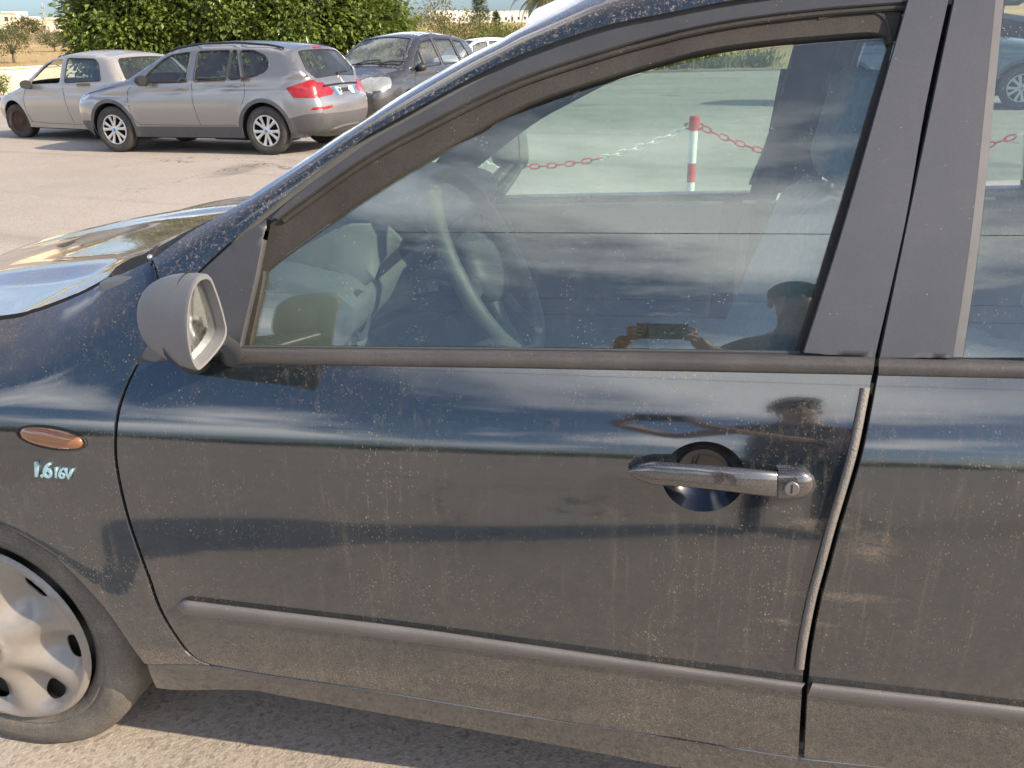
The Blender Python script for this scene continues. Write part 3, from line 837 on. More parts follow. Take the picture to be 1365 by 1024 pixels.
BS = strip('belt_strip', [(316, 488), (700, 494), (1163, 503)], [(318, 463), (700, 467), (1167, 474)], S2, 0.011, BELT, DOOR, (0, 0))
strip('belt_strip', [(1171, 504), (1365, 508), (1480, 511)], [(1172, 475), (1365, 481), (1480, 485)], S2, 0.011, BELT, RDOOR, (0, 0))
# thin sealing lip on top of the strip, against the glass
mb = MB(); mb.tube([on_surf(x, y, S2, 0.012) for x, y in even([(322, 463), (700, 466.5), (1066, 471)], 40)], 0.0035, 6); mb.build('glass_wiper_seal', CABIN2, DOOR, off=OFF)

# ---- rub strip, edge protector
strip('side_moulding', cr([(236, 820), (400, 839), (560, 859), (700, 878), (900, 904), (1064, 925)], 5), cr([(236, 797), (400, 817), (540, 834), (700, 857), (900, 886), (1074, 910)], 5), S1, 0.013, MOULD, DOOR, (0.018, 0), 200)
strip('side_moulding', cr([(1076, 929), (1365, 964), (1600, 996)], 5), cr([(1084, 909), (1365, 941), (1600, 972)], 5), S1, 0.013, MOULD, RDOOR, (0.0, 0))
strip('edge_protector', [(x-13.0, y) for x, y in door_rear[2:-8]], [(x+1.5, y) for x, y in door_rear[2:-8]], S1, 0.0065, EDGEPR, DOOR, (0, 0))

# ---- mirror sail and mirror
sail = [(178, 485), (188, 472), (204, 449), (228, 415), (266, 365), (300, 334), (330, 308), (357, 291), (352, 318), (341, 372), (330, 418), (315, 486)]
SAIL = panel('mirror_sail', [s2(*p, 0.004) for p in sail], [], F2(0.0), NEAR, 0.02, FRAME, DOOR, 0.02, OFF)
face_px = cr([(266, 367), (277, 366), (284, 379), (293, 405), (299, 428), (301, 442), (297, 456), (284, 474), (268, 491), (261, 494), (254, 484), (249, 466), (246, 440), (247, 412), (252, 388), (258, 375)], 3, True)
nF = Vector((0.90, -0.43, 0.0)).normalized(); pF = at_y(275, 430, 0.985)
def on_plane(x, y, P, N):
    d = ray(x, y); return ORG+d*((P-ORG).dot(N)/d.dot(N))
face = [on_plane(x, y, pF, nF) for x, y in face_px]
cF = sum(face, Vector())/len(face)
# shell: the rim carried forward, shrinking into the rounded nose of the housing
tipc = on_plane(215, 440, at_y(215, 440, 0.965), nF)
rings = []
for s in np.linspace(0, 1, 12):
    k = math.cos(s*math.pi/2)**0.62 if s < 1 else 0.03
    dep = 0.115*math.sin(s*math.pi/2)
    c = cF-nF*dep+(tipc-cF-(-nF)*((tipc-cF).dot(-nF)))*(s**1.3)*0.55
    rings.append([c+(p-cF)*k for p in face])
mb = MB(); mb.loft(rings, True, False); mb.add(rings[-1], [tuple(range(len(face)))])
# rounded rim and inner wall of the opening
for kk, dd in ((0.97, 0.004), (0.90, 0.0035), (0.86, -0.004), (0.84, -0.022)): rings.append([cF+(p-cF)*kk+nF*dd for p in face])
mb.loft([rings[0]]+rings[12:], True, False)
MIR = mb.build('door_mirror', MIRRORPL, CAR, True, 55, OFF)
mb = MB(); mb.tube([cF-nF*0.028+(p-cF)*0.99 for p in face], 0.0011, 6, True); mb.build('housing_seam', DARK, MIR, off=OFF)
MIR['label'] = 'grey plastic driver mirror housing with grimy glass'
mg = NT('grimy_mirror'); mp_ = mg.pos(); kk = mg.ramp(mg.noise(mp_, 70.0, 5, 0.8), 0.40, 0.70, 0.10, 0.62)
gls = mg.n('BsdfGlossy'); gls.inputs['Roughness'].default_value = 0.04; gls.inputs[0].default_value = (0.75, 0.8, 0.82, 1)
dfs = mg.bsdf((0.15, 0.145, 0.12), 0.9, 0, 0.2)
MIRG = mg.done(mg.mix(kk, gls.outputs[0], dfs.outputs[0]))
ring = [cF+(p-cF)*0.845-nF*0.016 for p in face]
MGL = mesh_obj('mirror_glass', [p-Vector(OFF) for p in ring]+[cF-nF*0.0155-Vector(OFF)], [(i, (i+1) % len(ring), len(ring)) for i in range(len(ring))], MIRG, MIR)
mb = MB(); a = at_y(292, 452, 1.03); b_ = on_surf(318, 476, S2, 0.0); c_ = on_surf(292, 478, S2, 0.0)
mb.tube([a, a.lerp(b_, 0.5)+Vector((0, 0, 0.002)), b_.lerp(c_, 0.3)], [0.014, 0.016, 0.02], 14, flat=0.8); mb.build('mirror_arm', FRAME, MIR, off=OFF)
mb = MB(); a = at_y(205, 455, 1.02); b_ = on_surf(200, 470, S2, 0.0); mb.tube([at_y(240, 466, 0.98), at_y(252, 472, 1.06), on_surf(262, 478, S2, 0.01)], [0.022, 0.024, 0.028], 14); mb.build('mirror_foot', BLACKPL, MIR, off=OFF)
fm = both(MIR); fm.location.x = 0.17

# ---- handle, lock, bowl
def hp(x, y, out): return on_surf(x, y, S1, -out)
rings = []
for i in range(31):
    t = i/30; x = lerp(837, 1036, t); y = lerp(628.5, 646, t)-5.5*math.sin(math.pi*min(1, t*1.0))*0.3
    hh = 17.5*min(1, (t/0.16)**0.5 if t < 0.16 else 1)*(0.86+0.14*t)
    out = 0.010+0.026*math.sin(math.pi*min(1, t/1.05+0.02))**0.55*(0.9 if t < 0.95 else 0.9)
    ring = []
    for j in range(14):
        th = 2*math.pi*j/14; cy = math.cos(th); sy = math.sin(th)
        ring.append(hp(x, y-hh*abs(cy)**0.8*(1 if cy > 0 else -1), out+0.0085*abs(sy)**0.8*(1 if sy > 0 else -1)))
    rings.append(ring)
mb = MB(); mb.loft(rings); HANDP = m_paint_handle = None
t_ = NT('handle_gloss'); b__ = t_.bsdf((0.018, 0.018, 0.022), 0.16, 0.0, 0.9, 1.6, 1.0, 0.05); pp_ = t_.pos()
dd_ = t_.bsdf((0.40, 0.36, 0.31), 0.9); HANDP = t_.done(t_.mix(t_.ramp(t_.noise(pp_, 400.0, 4, 0.7), 0.45, 0.75, 0.02, 0.16), b__.outputs[0], dd_.outputs[0]))
HND = mb.build('door_handle', HANDP, DOOR, True, 50, OFF)
# rear cap of the handle with its key lock
rings = []
for i in range(17):
    t = i/16; x = lerp(1037.5, 1088, t); yc_ = lerp(646, 645, t)
    k = math.sqrt(max(0.0, 1-((t-0.45)/0.55)**2)) if t > 0.45 else 1.0
    hh = 20.5*k+0.5; ring = []
    for j in range(16):
        th = 2*math.pi*j/16; cy, sy = math.cos(th), math.sin(th)
        ring.append(hp(x, yc_-hh*abs(cy)**0.75*(1 if cy > 0 else -1), (0.024*max(k, 0.12)**0.7)*max(0, sy)**0.6-(0.004 if sy <= 0 else 0)))
    rings.append(ring)
mb = MB(); mb.loft(rings); mb.build('handle_cap', HANDP, HND, True, 55, OFF)
lc = hp(1055, 651, 0.0245); nl = Vector((0, -1, 0.15)).normalized()
q = nl.to_track_quat('Z', 'Y').to_matrix().to_4x4(); q.translation = lc
mb = MB(); mb.lathe([(0.0, 0.004), (0.0095, 0.004), (0.0105, 0.003), (0.0105, -0.006)], 24); mb.v = [q @ v for v in mb.v]
LOCK = mb.build('lock_barrel', SATIN, HND, True, 40, OFF)
mb = MB(); mb.box((-0.0009, -0.0065, 0.0035), (0.0009, 0.0065, 0.0046)); mb.v = [q @ v for v in mb.v]; mb.build('key_slot', DARK, HND, False, None, OFF)
# the scooped bowl behind the handle
bc = s1(938, 635.5); vs = []; nb = len(bowl_loop)
for s in np.linspace(0, 1, 8):
    for (x, z) in bowl_loop:
        xx, zz = lerp(bc[0], x, 1-s), lerp(bc[1], z, 1-s)
        vs.append(Vector((xx, S1(xx, zz)+0.0005+0.040*(1-(1-s)**3.0), zz))-Vector(OFF))
fs = [(i*nb+k, i*nb+(k+1) % nb, (i+1)*nb+(k+1) % nb, (i+1)*nb+k) for i in range(7) for k in range(nb)]
mesh_obj('handle_bowl', vs, fs, simple('bowl_lacquer', (0.008, 0.010, 0.014), 0.16, spec=0.6, var=0.1, coat=0.7), HND)

# ---- side repeater and badge on the wing
mb = MB(); rings = []
c0, c1 = (25, 577), (112, 591)
for i in range(21):
    t = i/20; x = lerp(c0[0], c1[0], t); y = lerp(c0[1], c1[1], t)
    k = math.sqrt(max(0, 1-(2*t-1)**2))**0.85+0.02
    rings.append([hp(x, y-13.5*k*math.cos(th), (0.011*k*max(0, math.sin(th)) if math.sin(th) > 0 else -0.006)) for th in np.linspace(0, 2*math.pi, 17)[:-1]])
mb.loft(rings); REP = mb.build('side_repeater', AMBER, FENDER, True, 60, OFF)
seal = [hp(lerp(c0[0], c1[0], 0.5)+46*math.cos(a), lerp(c0[1], c1[1], 0.5)+7.2*math.cos(a)-14.5*math.sin(a), 0.001) for a in np.linspace(0, 2*math.pi, 49)[:-1]]
mb = MB(); mb.tube(seal, 0.0018, 6, True); mb.build('repeater_seal', RUBBER, REP, off=OFF)
def text_mesh(txt, size, extrude, shear=0.0, bevel=0.0, space=1.0):
    cu = bpy.data.curves.new('txt', 'FONT'); cu.body = txt; cu.size = size; cu.extrude = extrude; cu.shear = shear
    cu.bevel_depth = bevel; cu.offset = size*0.018; cu.align_x = 'LEFT'; cu.space_character = space
    o = bpy.data.objects.new('txt', cu); COL.objects.link(o)
    dg = bpy.context.evaluated_depsgraph_get(); dg.update()
    me = bpy.data.meshes.new_from_object(o.evaluated_get(dg)); bpy.data.objects.remove(o); return me
BADGE = simple('badge_chrome', (0.40, 0.62, 0.70), 0.28, 0.55, var=0.2, scale=120.0)
for txt, x, y, size in (('1.6', 43, 634, 0.038), ('16V', 71, 636, 0.0265)):
    me = text_mesh(txt, size, 0.0022, 0.12, 0.0003, 0.86); p = hp(x, y, 0.003); px_ = hp(x+30, y+3.0, 0.003); pz_ = hp(x, y-30, 0.003)
    ex = (px_-p).normalized(); ez = (pz_-p); ez = (ez-ex*ez.dot(ex)).normalized(); ey = ex.cross(ez)
    M = Matrix(((ex.x, ez.x, ey.x, p.x), (ex.y, ez.y, ey.y, p.y-YC), (ex.z, ez.z, ey.z, p.z), (0, 0, 0, 1)))
    me.transform(M); me.materials.append(BADGE)
    o = bpy.data.objects.new('engine_badge', me); COL.objects.link(o); o.parent = FENDER

# ---- front wheel with plastic trim
def tyre_prof(R0, r0, w):
    return [(r0-0.004, -w*0.42), (r0+0.010, -w*0.47), (r0+0.018, -w*0.485), (r0+0.022, -w*0.475), (lerp(r0, R0, 0.36), -w*0.505), (lerp(r0, R0, 0.40), -w*0.500), (lerp(r0, R0, 0.55), -w*0.515), (lerp(r0, R0, 0.60), -w*0.508), (lerp(r0, R0, 0.80), -w*0.49), (R0-0.012, -w*0.455), (R0-0.002, -w*0.41), (R0, -w*0.34), (R0, -w*0.1), (R0-0.006, -w*0.09), (R0-0.006, -w*0.05), (R0, -w*0.04), (R0, w*0.34), (R0-0.012, w*0.46), (lerp(r0, R0, 0.5), w*0.515), (r0, w*0.45)]
WR, WRIM = 0.305, 0.216
wheel_y = S1(ARC_X, 0.5)+0.064
def big_wheel(name, x):
    root = empty(name, (0, 0, 0)); root.parent = CAR
    root.location = (x, wheel_y+0.075-YC, WR)
    mb = MB(); mb.lathe(tyre_prof(WR, WRIM, 0.19), 96, 'y')
    # shoulder blocks of the tread
    for k in range(0):
        a = 2*math.pi*k/72; M = Matrix.Rotation(-a, 3, 'Y')
        q = MB(); q.box((WR-0.012, -0.084, -0.0095), (WR+0.0004, -0.060, 0.0095), 0.002); mb.add([M @ v for v in q.v], q.f)
    mb.build('tyre', TYRE, root, True, 45)
    nh = 7; holes = []
    for k in range(nh):
        a = 2*math.pi*k/nh+R(-6); ca, sa = math.cos(a), math.sin(a); hl = []
        for th in np.linspace(0, 2*math.pi, 19)[:-1]:
            u = 0.166+0.021*math.cos(th); v = 0.034*math.sin(th)*(0.8+0.2*math.cos(th))
            hl.append((u*ca-v*sa, u*sa+v*ca))
        holes.append(hl)
    def hub(x, z):
        r = math.hypot(x, z); a = math.atan2(z, x)
        lobe = 0.5+0.5*math.cos(nh*(a-R(-6)))          # 1 over a hole, 0 between
        d = 0.030*math.exp(-(r/0.10)**4)+0.010*smooth((0.217-r)/0.02)-0.030*lobe*smooth((r-0.05)/0.09)*smooth((0.203-r)/0.03)
        d += 0.010*math.exp(-(r/0.036)**8)+0.008*math.exp(-((r-0.208)/0.007)**2)+0.006*math.exp(-((r-0.05)/0.006)**2)
        return (x, -0.092-d, z)
    lp = [(0.2145*math.cos(a), 0.2145*math.sin(a)) for a in np.linspace(0, 2*math.pi, 73)[:-1]]
    hc = panel('hubcap', lp, holes, hub, (0, -1, 0), 0.004, HUBCAP, root, 0.008)
    mb = MB(); mb.lathe([(0.0, -0.060), (0.10, -0.058), (0.17, -0.050), (0.20, -0.06)], 40, 'y'); mb.build('rim', simple('wheel_steel', (0.03, 0.028, 0.026), 0.7), root)
    mb = MB(); mb.lathe([(0.0, -0.1325), (0.031, -0.1325), (0.034, -0.131), (0.034, -0.126)], 40, 'y'); mb.build('hub_emblem', HUBCAP, root)
    return root
fwheel = big_wheel('front_wheel', ARC_X+0.0); fwheel.rotation_euler.z = R(-2)
w2 = copy_tree(CAR.children[[c.name for c in CAR.children].index('front_wheel')], CAR); w2.location.x = RWX; w2.rotation_euler.z = 0; w2.name = 'rear_wheel'
for src in ('front_wheel', 'rear_wheel'):
    o = [c for c in CAR.children if c.name == src][0]
    c = copy_tree(o, CAR); c.location.y = -o.location.y; c.rotation_euler.z = math.pi+o.rotation_euler.z
# wheel housings and floor
for xw in (ARC_X, RWX):
    for sgn in (1, -1):
        ys = sorted((wheel_y+0.0, wheel_y+0.30)) if sgn == 1 else sorted((2*YC-wheel_y, 2*YC-wheel_y-0.30))
        pts = [(xw+0.42*math.cos(a), 0.30+0.40*math.sin(a)) for a in np.linspace(R(-10), R(190), 25)]
        rings = [[Vector((x, y, z)) for x, z in pts] for y in ys]
        mb = MB(); mb.loft(rings, False, False)
        mb.add([Vector((x, ys[1] if sgn == 1 else ys[0], z)) for x, z in pts], [tuple(range(25))])
        mb.build('wheel_housing', DARK, CAR, off=OFF)
mb = MB(); mb.box((-0.84, 1.19, 0.19), (0.86, 2*YC-1.19, 0.24), 0.01); mb.box((-1.9, 1.55, 0.20), (1.9, 2*YC-1.55, 0.30)); mb.build('underbody', DARK, CAR, off=OFF)
# ------------------------------------------------------------------ cabin of the dark car
both(panel('door_card', [(-0.84, 0.35), (0.22, 0.38), (0.24, zbelt(0.2)-0.015), (-0.74, zbelt(-0.7)-0.015)], [], F1(0.085), NEAR, 0.015, CABIN2, CAR, 0.05, OFF))
both(panel('door_card', [(0.30, 0.38), (0.78, 0.38), (1.02, 0.62), (1.02, zbelt(1.0)-0.015), (0.30, zbelt(0.3)-0.015)], [], F1(0.085), NEAR, 0.015, CABIN2, CAR, 0.06, OFF))
dp = [(-0.90, 0.45), (-0.93, 1.02), (-0.80, 1.045), (-0.60, 1.035), (-0.50, 1.015), (-0.465, 0.985), (-0.475, 0.94), (-0.53, 0.88), (-0.52, 0.74), (-0.58, 0.60), (-0.62, 0.45)]
mb = MB(); mb.prism(dp, 1.235, 2*YC-1.235, 'y', 0.012); DASH = mb.build('dashboard', CABIN, CAR, True, 35, OFF)
mb = MB(); rings = []
for i in range(13):
    t = i/12; y = lerp(1.33, 1.70, t); k = math.sin(math.pi*t)**0.5
    rings.append([Vector((x, y, z)) for x, z in ((-0.78, 1.03), (-0.66, 1.03+0.062*k), (-0.54, 1.03+0.070*k), (-0.475, 1.03+0.052*k), (-0.46, 1.01+0.03*k), (-0.50, 0.98), (-0.6, 0.97))])
mb.loft(rings); mb.build('instrument_hood', CABIN, DASH, True, 60, OFF)
mb = MB(); mb.box((-0.484, 1.38, 0.975), (-0.474, 1.65, 1.055)); mb.build('instrument_dials', BLACKPL, DASH, False, None, OFF)
# round corner vents with slats
for yv in (1.29, 2*YC-1.29):
    vc_ = Vector((-0.478, yv, 0.955)); mb = MB(); mb.lathe([(0.030, 0.0), (0.042, 0.004), (0.046, -0.004), (0.046, -0.03)], 28, 'x', vc_)
    v_ = mb.build('air_vent', CABIN2, DASH, True, 40, OFF); mb = MB()
    for k in range(-3, 4): mb.box((vc_.x-0.012, vc_.y-math.sqrt(max(0, 0.04**2-(k*0.011)**2)), vc_.z+k*0.011-0.001), (vc_.x+0.001, vc_.y+math.sqrt(max(0, 0.04**2-(k*0.011)**2)), vc_.z+k*0.011+0.001))
    mb.build('vent_slat', BLACKPL, v_, False, None, OFF)
mb = MB(); mb.box((-0.52, YC-0.13, 0.60), (-0.455, YC+0.13, 0.98), 0.015); mb.build('centre_console', CABIN2, DASH, True, 40, OFF)
# steering wheel
sc_ = at_y(652, 352, 1.50); ax = Vector((math.cos(R(28)), -0.03, math.sin(R(28)))).normalized()
q = ax.to_track_quat('Z', 'Y').to_matrix().to_4x4(); q.translation = sc_
SW = empty('steering_wheel'); SW.parent = CAR
mb = MB(); mb.tube([(0.187*math.cos(a), 0.187*math.sin(a), 0) for a in np.linspace(0, 2*math.pi, 49)[:-1]], 0.0155, 12, True)
mb.v = [q @ v for v in mb.v]; WHL = simple('wheel_leather', (0.085, 0.09, 0.09), 0.42, var=0.08, bump=0.2, bscale=700); mb.build('wheel_rim', WHL, SW, off=OFF)
mb = MB(); mb.sphere((0, 0, -0.012), (0.085, 0.075, 0.034), 24, 12); mb.v = [q @ v for v in mb.v]; mb.build('airbag_boss', CABIN2, SW, off=OFF)
for a in (R(-10), R(190), R(245), R(295)):
    mb = MB(); mb.tube([(0.05*math.cos(a), 0.05*math.sin(a), -0.02), (0.12*math.cos(a), 0.12*math.sin(a), -0.014), (0.183*math.cos(a), 0.183*math.sin(a), 0)], [0.022, 0.017, 0.014], 10, flat=0.6)
    mb.v = [q @ v for v in mb.v]; mb.build('wheel_spoke', CABIN2, SW, off=OFF)
mb = MB(); mb.tube([q @ Vector((0, 0, -0.03)), q @ Vector((0, 0, -0.26))], [0.05, 0.06], 16); mb.build('steering_column', CABIN2, SW, off=OFF)
for s_ in (-1, 1):
    mb = MB(); mb.tube([q @ Vector((s_*0.05, 0.0, -0.07)), q @ Vector((s_*0.12, 0.02, -0.06)), q @ Vector((s_*0.19, 0.035, -0.045))], [0.008, 0.009, 0.012], 8); mb.build('column_stalk', BLACKPL, SW, off=OFF)
# seats
def slab(mb, pts, w, th, y, taper=None):
    "padded slab following a line of (x, z) points"
    rings = []; n = len(pts)
    for i, (x, z) in enumerate(pts):
        a = pts[max(i-1, 0)]; b = pts[min(i+1, n-1)]; t = Vector((b[0]-a[0], 0, b[1]-a[1])).normalized(); nr = Vector((-t.z, 0, t.x))
        k = 1.0 if 0 < i < n-1 else 0.62; ww = w*(taper[i] if taper else 1.0); ring = []
        for j in range(20):
            th_ = 2*math.pi*j/20; c, s = math.cos(th_), math.sin(th_)
            u = ww*0.5*abs(c)**0.45*(1 if c > 0 else -1); v = th*0.5*k*abs(s)**0.6*(1 if s > 0 else -1)
            bol = 0.028*smooth((abs(u)/(ww*0.5)-0.55)/0.3)*(1 if s > 0 else 0)
            ring.append(Vector((x, y+u, z))+nr*(v+bol))
        rings.append(ring)
    mb.loft(rings)
def seat(y, dx):
    s = empty('front_seat'); s.parent = CAR; s.location.x = dx
    mb = MB(); slab(mb, [(0.23, 0.40), (0.15, 0.43), (-0.05, 0.46), (-0.22, 0.49), (-0.30, 0.47)][::-1], 0.50, 0.15, y); mb.build('seat_cushion', FABRIC, s, True, 70, OFF)
    mb = MB(); slab(mb, [(0.10, 0.47), (0.12, 0.56), (0.17, 0.75), (0.245, 0.98), (0.275, 1.09), (0.29, 1.13)][::-1], 0.48, 0.13, y, [0.66, 0.80, 0.96, 1, 1, 0.95]); mb.build('seat_back', FABRIC, s, True, 70, OFF)
    mb = MB(); slab(mb, [(0.285, 1.155), (0.290, 1.185), (0.305, 1.26), (0.315, 1.31), (0.318, 1.33)][::-1], 0.25, 0.085, y, [0.8, 1, 1, 0.96, 0.8]); mb.build('headrest', FABRIC, s, True, 70, OFF)
    for d_ in (-0.06, 0.06):
        mb = MB(); mb.tube([(0.285, y+d_, 1.08), (0.295, y+d_, 1.20)], 0.006, 8); mb.build('headrest_post', CHROME, s, off=OFF)
    return s
seat(1.515, 0.04); seat(2*YC-1.515, 0.34)
mb = MB(); slab(mb, [(1.20, 0.44), (1.1, 0.47), (0.85, 0.50), (0.72, 0.48)][::-1], 1.25, 0.16, YC)
slab(mb, [(1.10, 0.52), (1.16, 0.70), (1.26, 0.95), (1.29, 1.02)][::-1], 1.25, 0.14, YC); mb.build('rear_bench', FABRIC, CAR, True, 70, OFF)
mb = MB(); mb.box((-0.85, 1.24, 0.24), (1.3, 2*YC-1.24, 0.30), 0.01); mb.build('cabin_floor', CABIN2, CAR, False, None, OFF)
mb = MB(); mb.tube([(0.32, 1.245, 0.45), (0.36, 1.25, 0.95), (0.385, 1.32, 1.30)], 0.024, 8, flat=0.06, up=(0, 1, 0)); both(mb.build('seat_belt', simple('belt_webbing', (0.03, 0.032, 0.035), 0.95, spec=0.1), CAR, off=OFF))
# inner mirror
rm = at_y(764, 112, 1.87); mb = MB(); mb.box((rm.x-0.022, rm.y-0.10, rm.z-0.03), (rm.x+0.008, rm.y+0.10, rm.z+0.03), 0.01); RM = mb.build('rear_view_mirror', BLACKPL, CAR, True, 40, OFF)
mb = MB(); mb.tube([(rm.x-0.02, YC, rm.z+0.01), (rm.x-0.07, YC, rm.z+0.08)], 0.009, 8); mb.build('mirror_stalk', BLACKPL, RM, off=OFF)
# inner pillar trims
for rr in (rows[0],):
    ip = [p+Vector((0, 0.04, -0.012)) for p in rr[2:-6:2]]
    mb = MB(); mb.tube(ip, 0.022, 8); mb.build('inner_pillar_trim', CABIN, CAR, off=OFF)
    fp = [Vector((p.x+0.10, 2*YC-p.y-0.02, p.z-0.03)) for p in rr[2:-6:2]]
    mb = MB(); mb.tube(fp, 0.055, 10, flat=0.6, up=(0, 1, 0)); mb.build('inner_pillar_trim', CABIN2, CAR, off=OFF)
# ------------------------------------------------------------------ ground, field, wall
def m_field():
    t = NT('dry_field'); p = t.pos()
    a = t.noise(p, 0.05, 6, 0.65, 0.5); b = t.noise(p, 0.6, 6, 0.7); c_ = t.noise(p, 6.0, 4, 0.7)
    c = t.cmix(t.ramp(a, 0.35, 0.65), (0.36, 0.25, 0.11), (0.50, 0.36, 0.18))
    c = t.cmix(t.math('MULTIPLY', t.ramp(b, 0.45, 0.7), 0.6), c, (0.30, 0.23, 0.13))
    c = t.cmix(t.math('MULTIPLY', t.ramp(c_, 0.5, 0.75), 0.35), c, (0.17, 0.15, 0.07))
    bs = t.bsdf(c, 0.95, 0, 0.1); t.l(t.bump(b, 0.6, 0.4), bs.inputs['Normal']); return t.done(bs.outputs[0])
FIELD = m_field()
def ground_h(x, y):
    r = math.hypot(x, y)
    if r < 50: return 0.0
    w = smooth((y/r+0.15)/0.55)
    h = interp(r, [50, 80, 150, 250, 400, 520, 900, 2500, 5000], [0, 0.35, 2.1, 5.2, 11.2, 13.0, 9.0, 62.0, 60.0])
    return w*(h+0.25*math.sin(x*0.05)*min(1, r/150)+0.4*math.sin(y*0.031+x*0.02)*min(1, r/200))
rad = [0.0, 10, 20, 30, 38, 46, 54, 62, 72, 85, 100, 120, 145, 175, 210, 250, 300, 350, 400, 440, 480, 540, 640, 800, 1100, 1600, 2200, 2600, 3500, 5000]
NA = 160; vs = [(0, 0, 0)]; fs = []
for i, r in enumerate(rad[1:]):
    for k in range(NA):
        a = 2*math.pi*k/NA; x, y = r*math.cos(a), r*math.sin(a); vs.append((x, y, ground_h(x, y)))
fs += [(0, 1+k, 1+(k+1) % NA) for k in range(NA)]
for i in range(len(rad)-2):
    for k in range(NA): fs.append((1+i*NA+k, 1+(i+1)*NA+k, 1+(i+1)*NA+(k+1) % NA, 1+i*NA+(k+1) % NA))
tag(mesh_obj('ground', vs, fs, FIELD), kind='structure')
wl0, wl1 = at_z(-60, 133), at_z(62, 120)
wd = (wl1-wl0).normalized(); wl_far = wl1+wd*16; wl_near = wl0-wd*30
lot = [(-60, -70), (70, -70), (70, 30), (30, 42.0), (8, 42.6), (-6, 42.0), (-14, 44.5), (wl_far.x, wl_far.y), (wl1.x, wl1.y), (wl0.x, wl0.y), (wl_near.x, wl_near.y), (-60, -40)]
V_, T_ = triangulate(lot, [], 6.0)
LOT = panel_mesh('parking_lot', V_, T_[-1], lambda x, y: (x, y, 0.004), (0, 0, 1), 0.0, ASPHALT, None)
tag(LOT, kind='structure')
# cream rendered boundary wall, with its coping
m_ = NT('cream_render'); p_ = m_.pos(); n_ = m_.noise(p_, 1.2, 6, 0.65)
c_ = m_.cmix(m_.ramp(n_, 0.3, 0.7), (0.58, 0.50, 0.36), (0.72, 0.65, 0.50)); b_ = m_.bsdf(c_, 0.9, 0, 0.2); m_.l(m_.bump(m_.noise(p_, 30, 4), 0.4, 0.02), b_.inputs['Normal']); CREAM = m_.done(b_.outputs[0])
WALL = empty('boundary_wall', (wl0.x, wl0.y, 0)); tag(WALL, 'low cream rendered boundary wall behind the old silver hatchback', 'wall')
nrm_ = Vector((-wd.y, wd.x, 0))
def wall_box(a, b, z0, z1, th, bev=0.01):
    q = [a-nrm_*th/2, b-nrm_*th/2, b+nrm_*th/2, a+nrm_*th/2]
    mb = MB(); mb.prism([(p.x-wl0.x, p.y-wl0.y) for p in q], z0, z1, 'z', bev); return mb
nseg = 9; wa, wb = wl_near, wl_far
for k in range(nseg):
    a, b = wa.lerp(wb, k/nseg), wa.lerp(wb, (k+1)/nseg)-wd*0.012
    wall_box(a, b, -0.02, 0.93+0.012*math.sin(k*2.1), 0.22).build('wall_section', CREAM, WALL, True, 30)
    wall_box(a, b, 0.945, 1.02, 0.30).build('coping', CREAM, WALL, True, 30)
# ------------------------------------------------------------------ parked cars
RED_LENS = simple('red_lamp_lens', (0.26, 0.006, 0.008), 0.30, var=0.35, scale=14.0, coat=0.6)
CLEAR_LENS = simple('clear_lamp_lens', (0.30, 0.31, 0.30), 0.25, 0.2, var=0.2, scale=25.0, coat=1.0)
CLAD = simple('grey_cladding', (0.075, 0.075, 0.08), 0.55, var=0.12, scale=8.0)
ALLOY = simple('alloy_wheel', (0.55, 0.55, 0.55), 0.32, 0.75, var=0.06)
RUST = simple('rusty_wheel_steel', (0.075, 0.045, 0.035), 0.85, var=0.4, scale=30.0)
SEATD = simple('parked_seat', (0.06, 0.062, 0.066), 0.9)
PLATE_BLUE = simple('plate_blue', (0.03, 0.20, 0.62), 0.4)
INK = simple('plate_ink', (0.03, 0.03, 0.03), 0.5)
TYRE2 = simple('parked_tyre', (0.05, 0.046, 0.042), 0.85, var=0.25, scale=12.0)

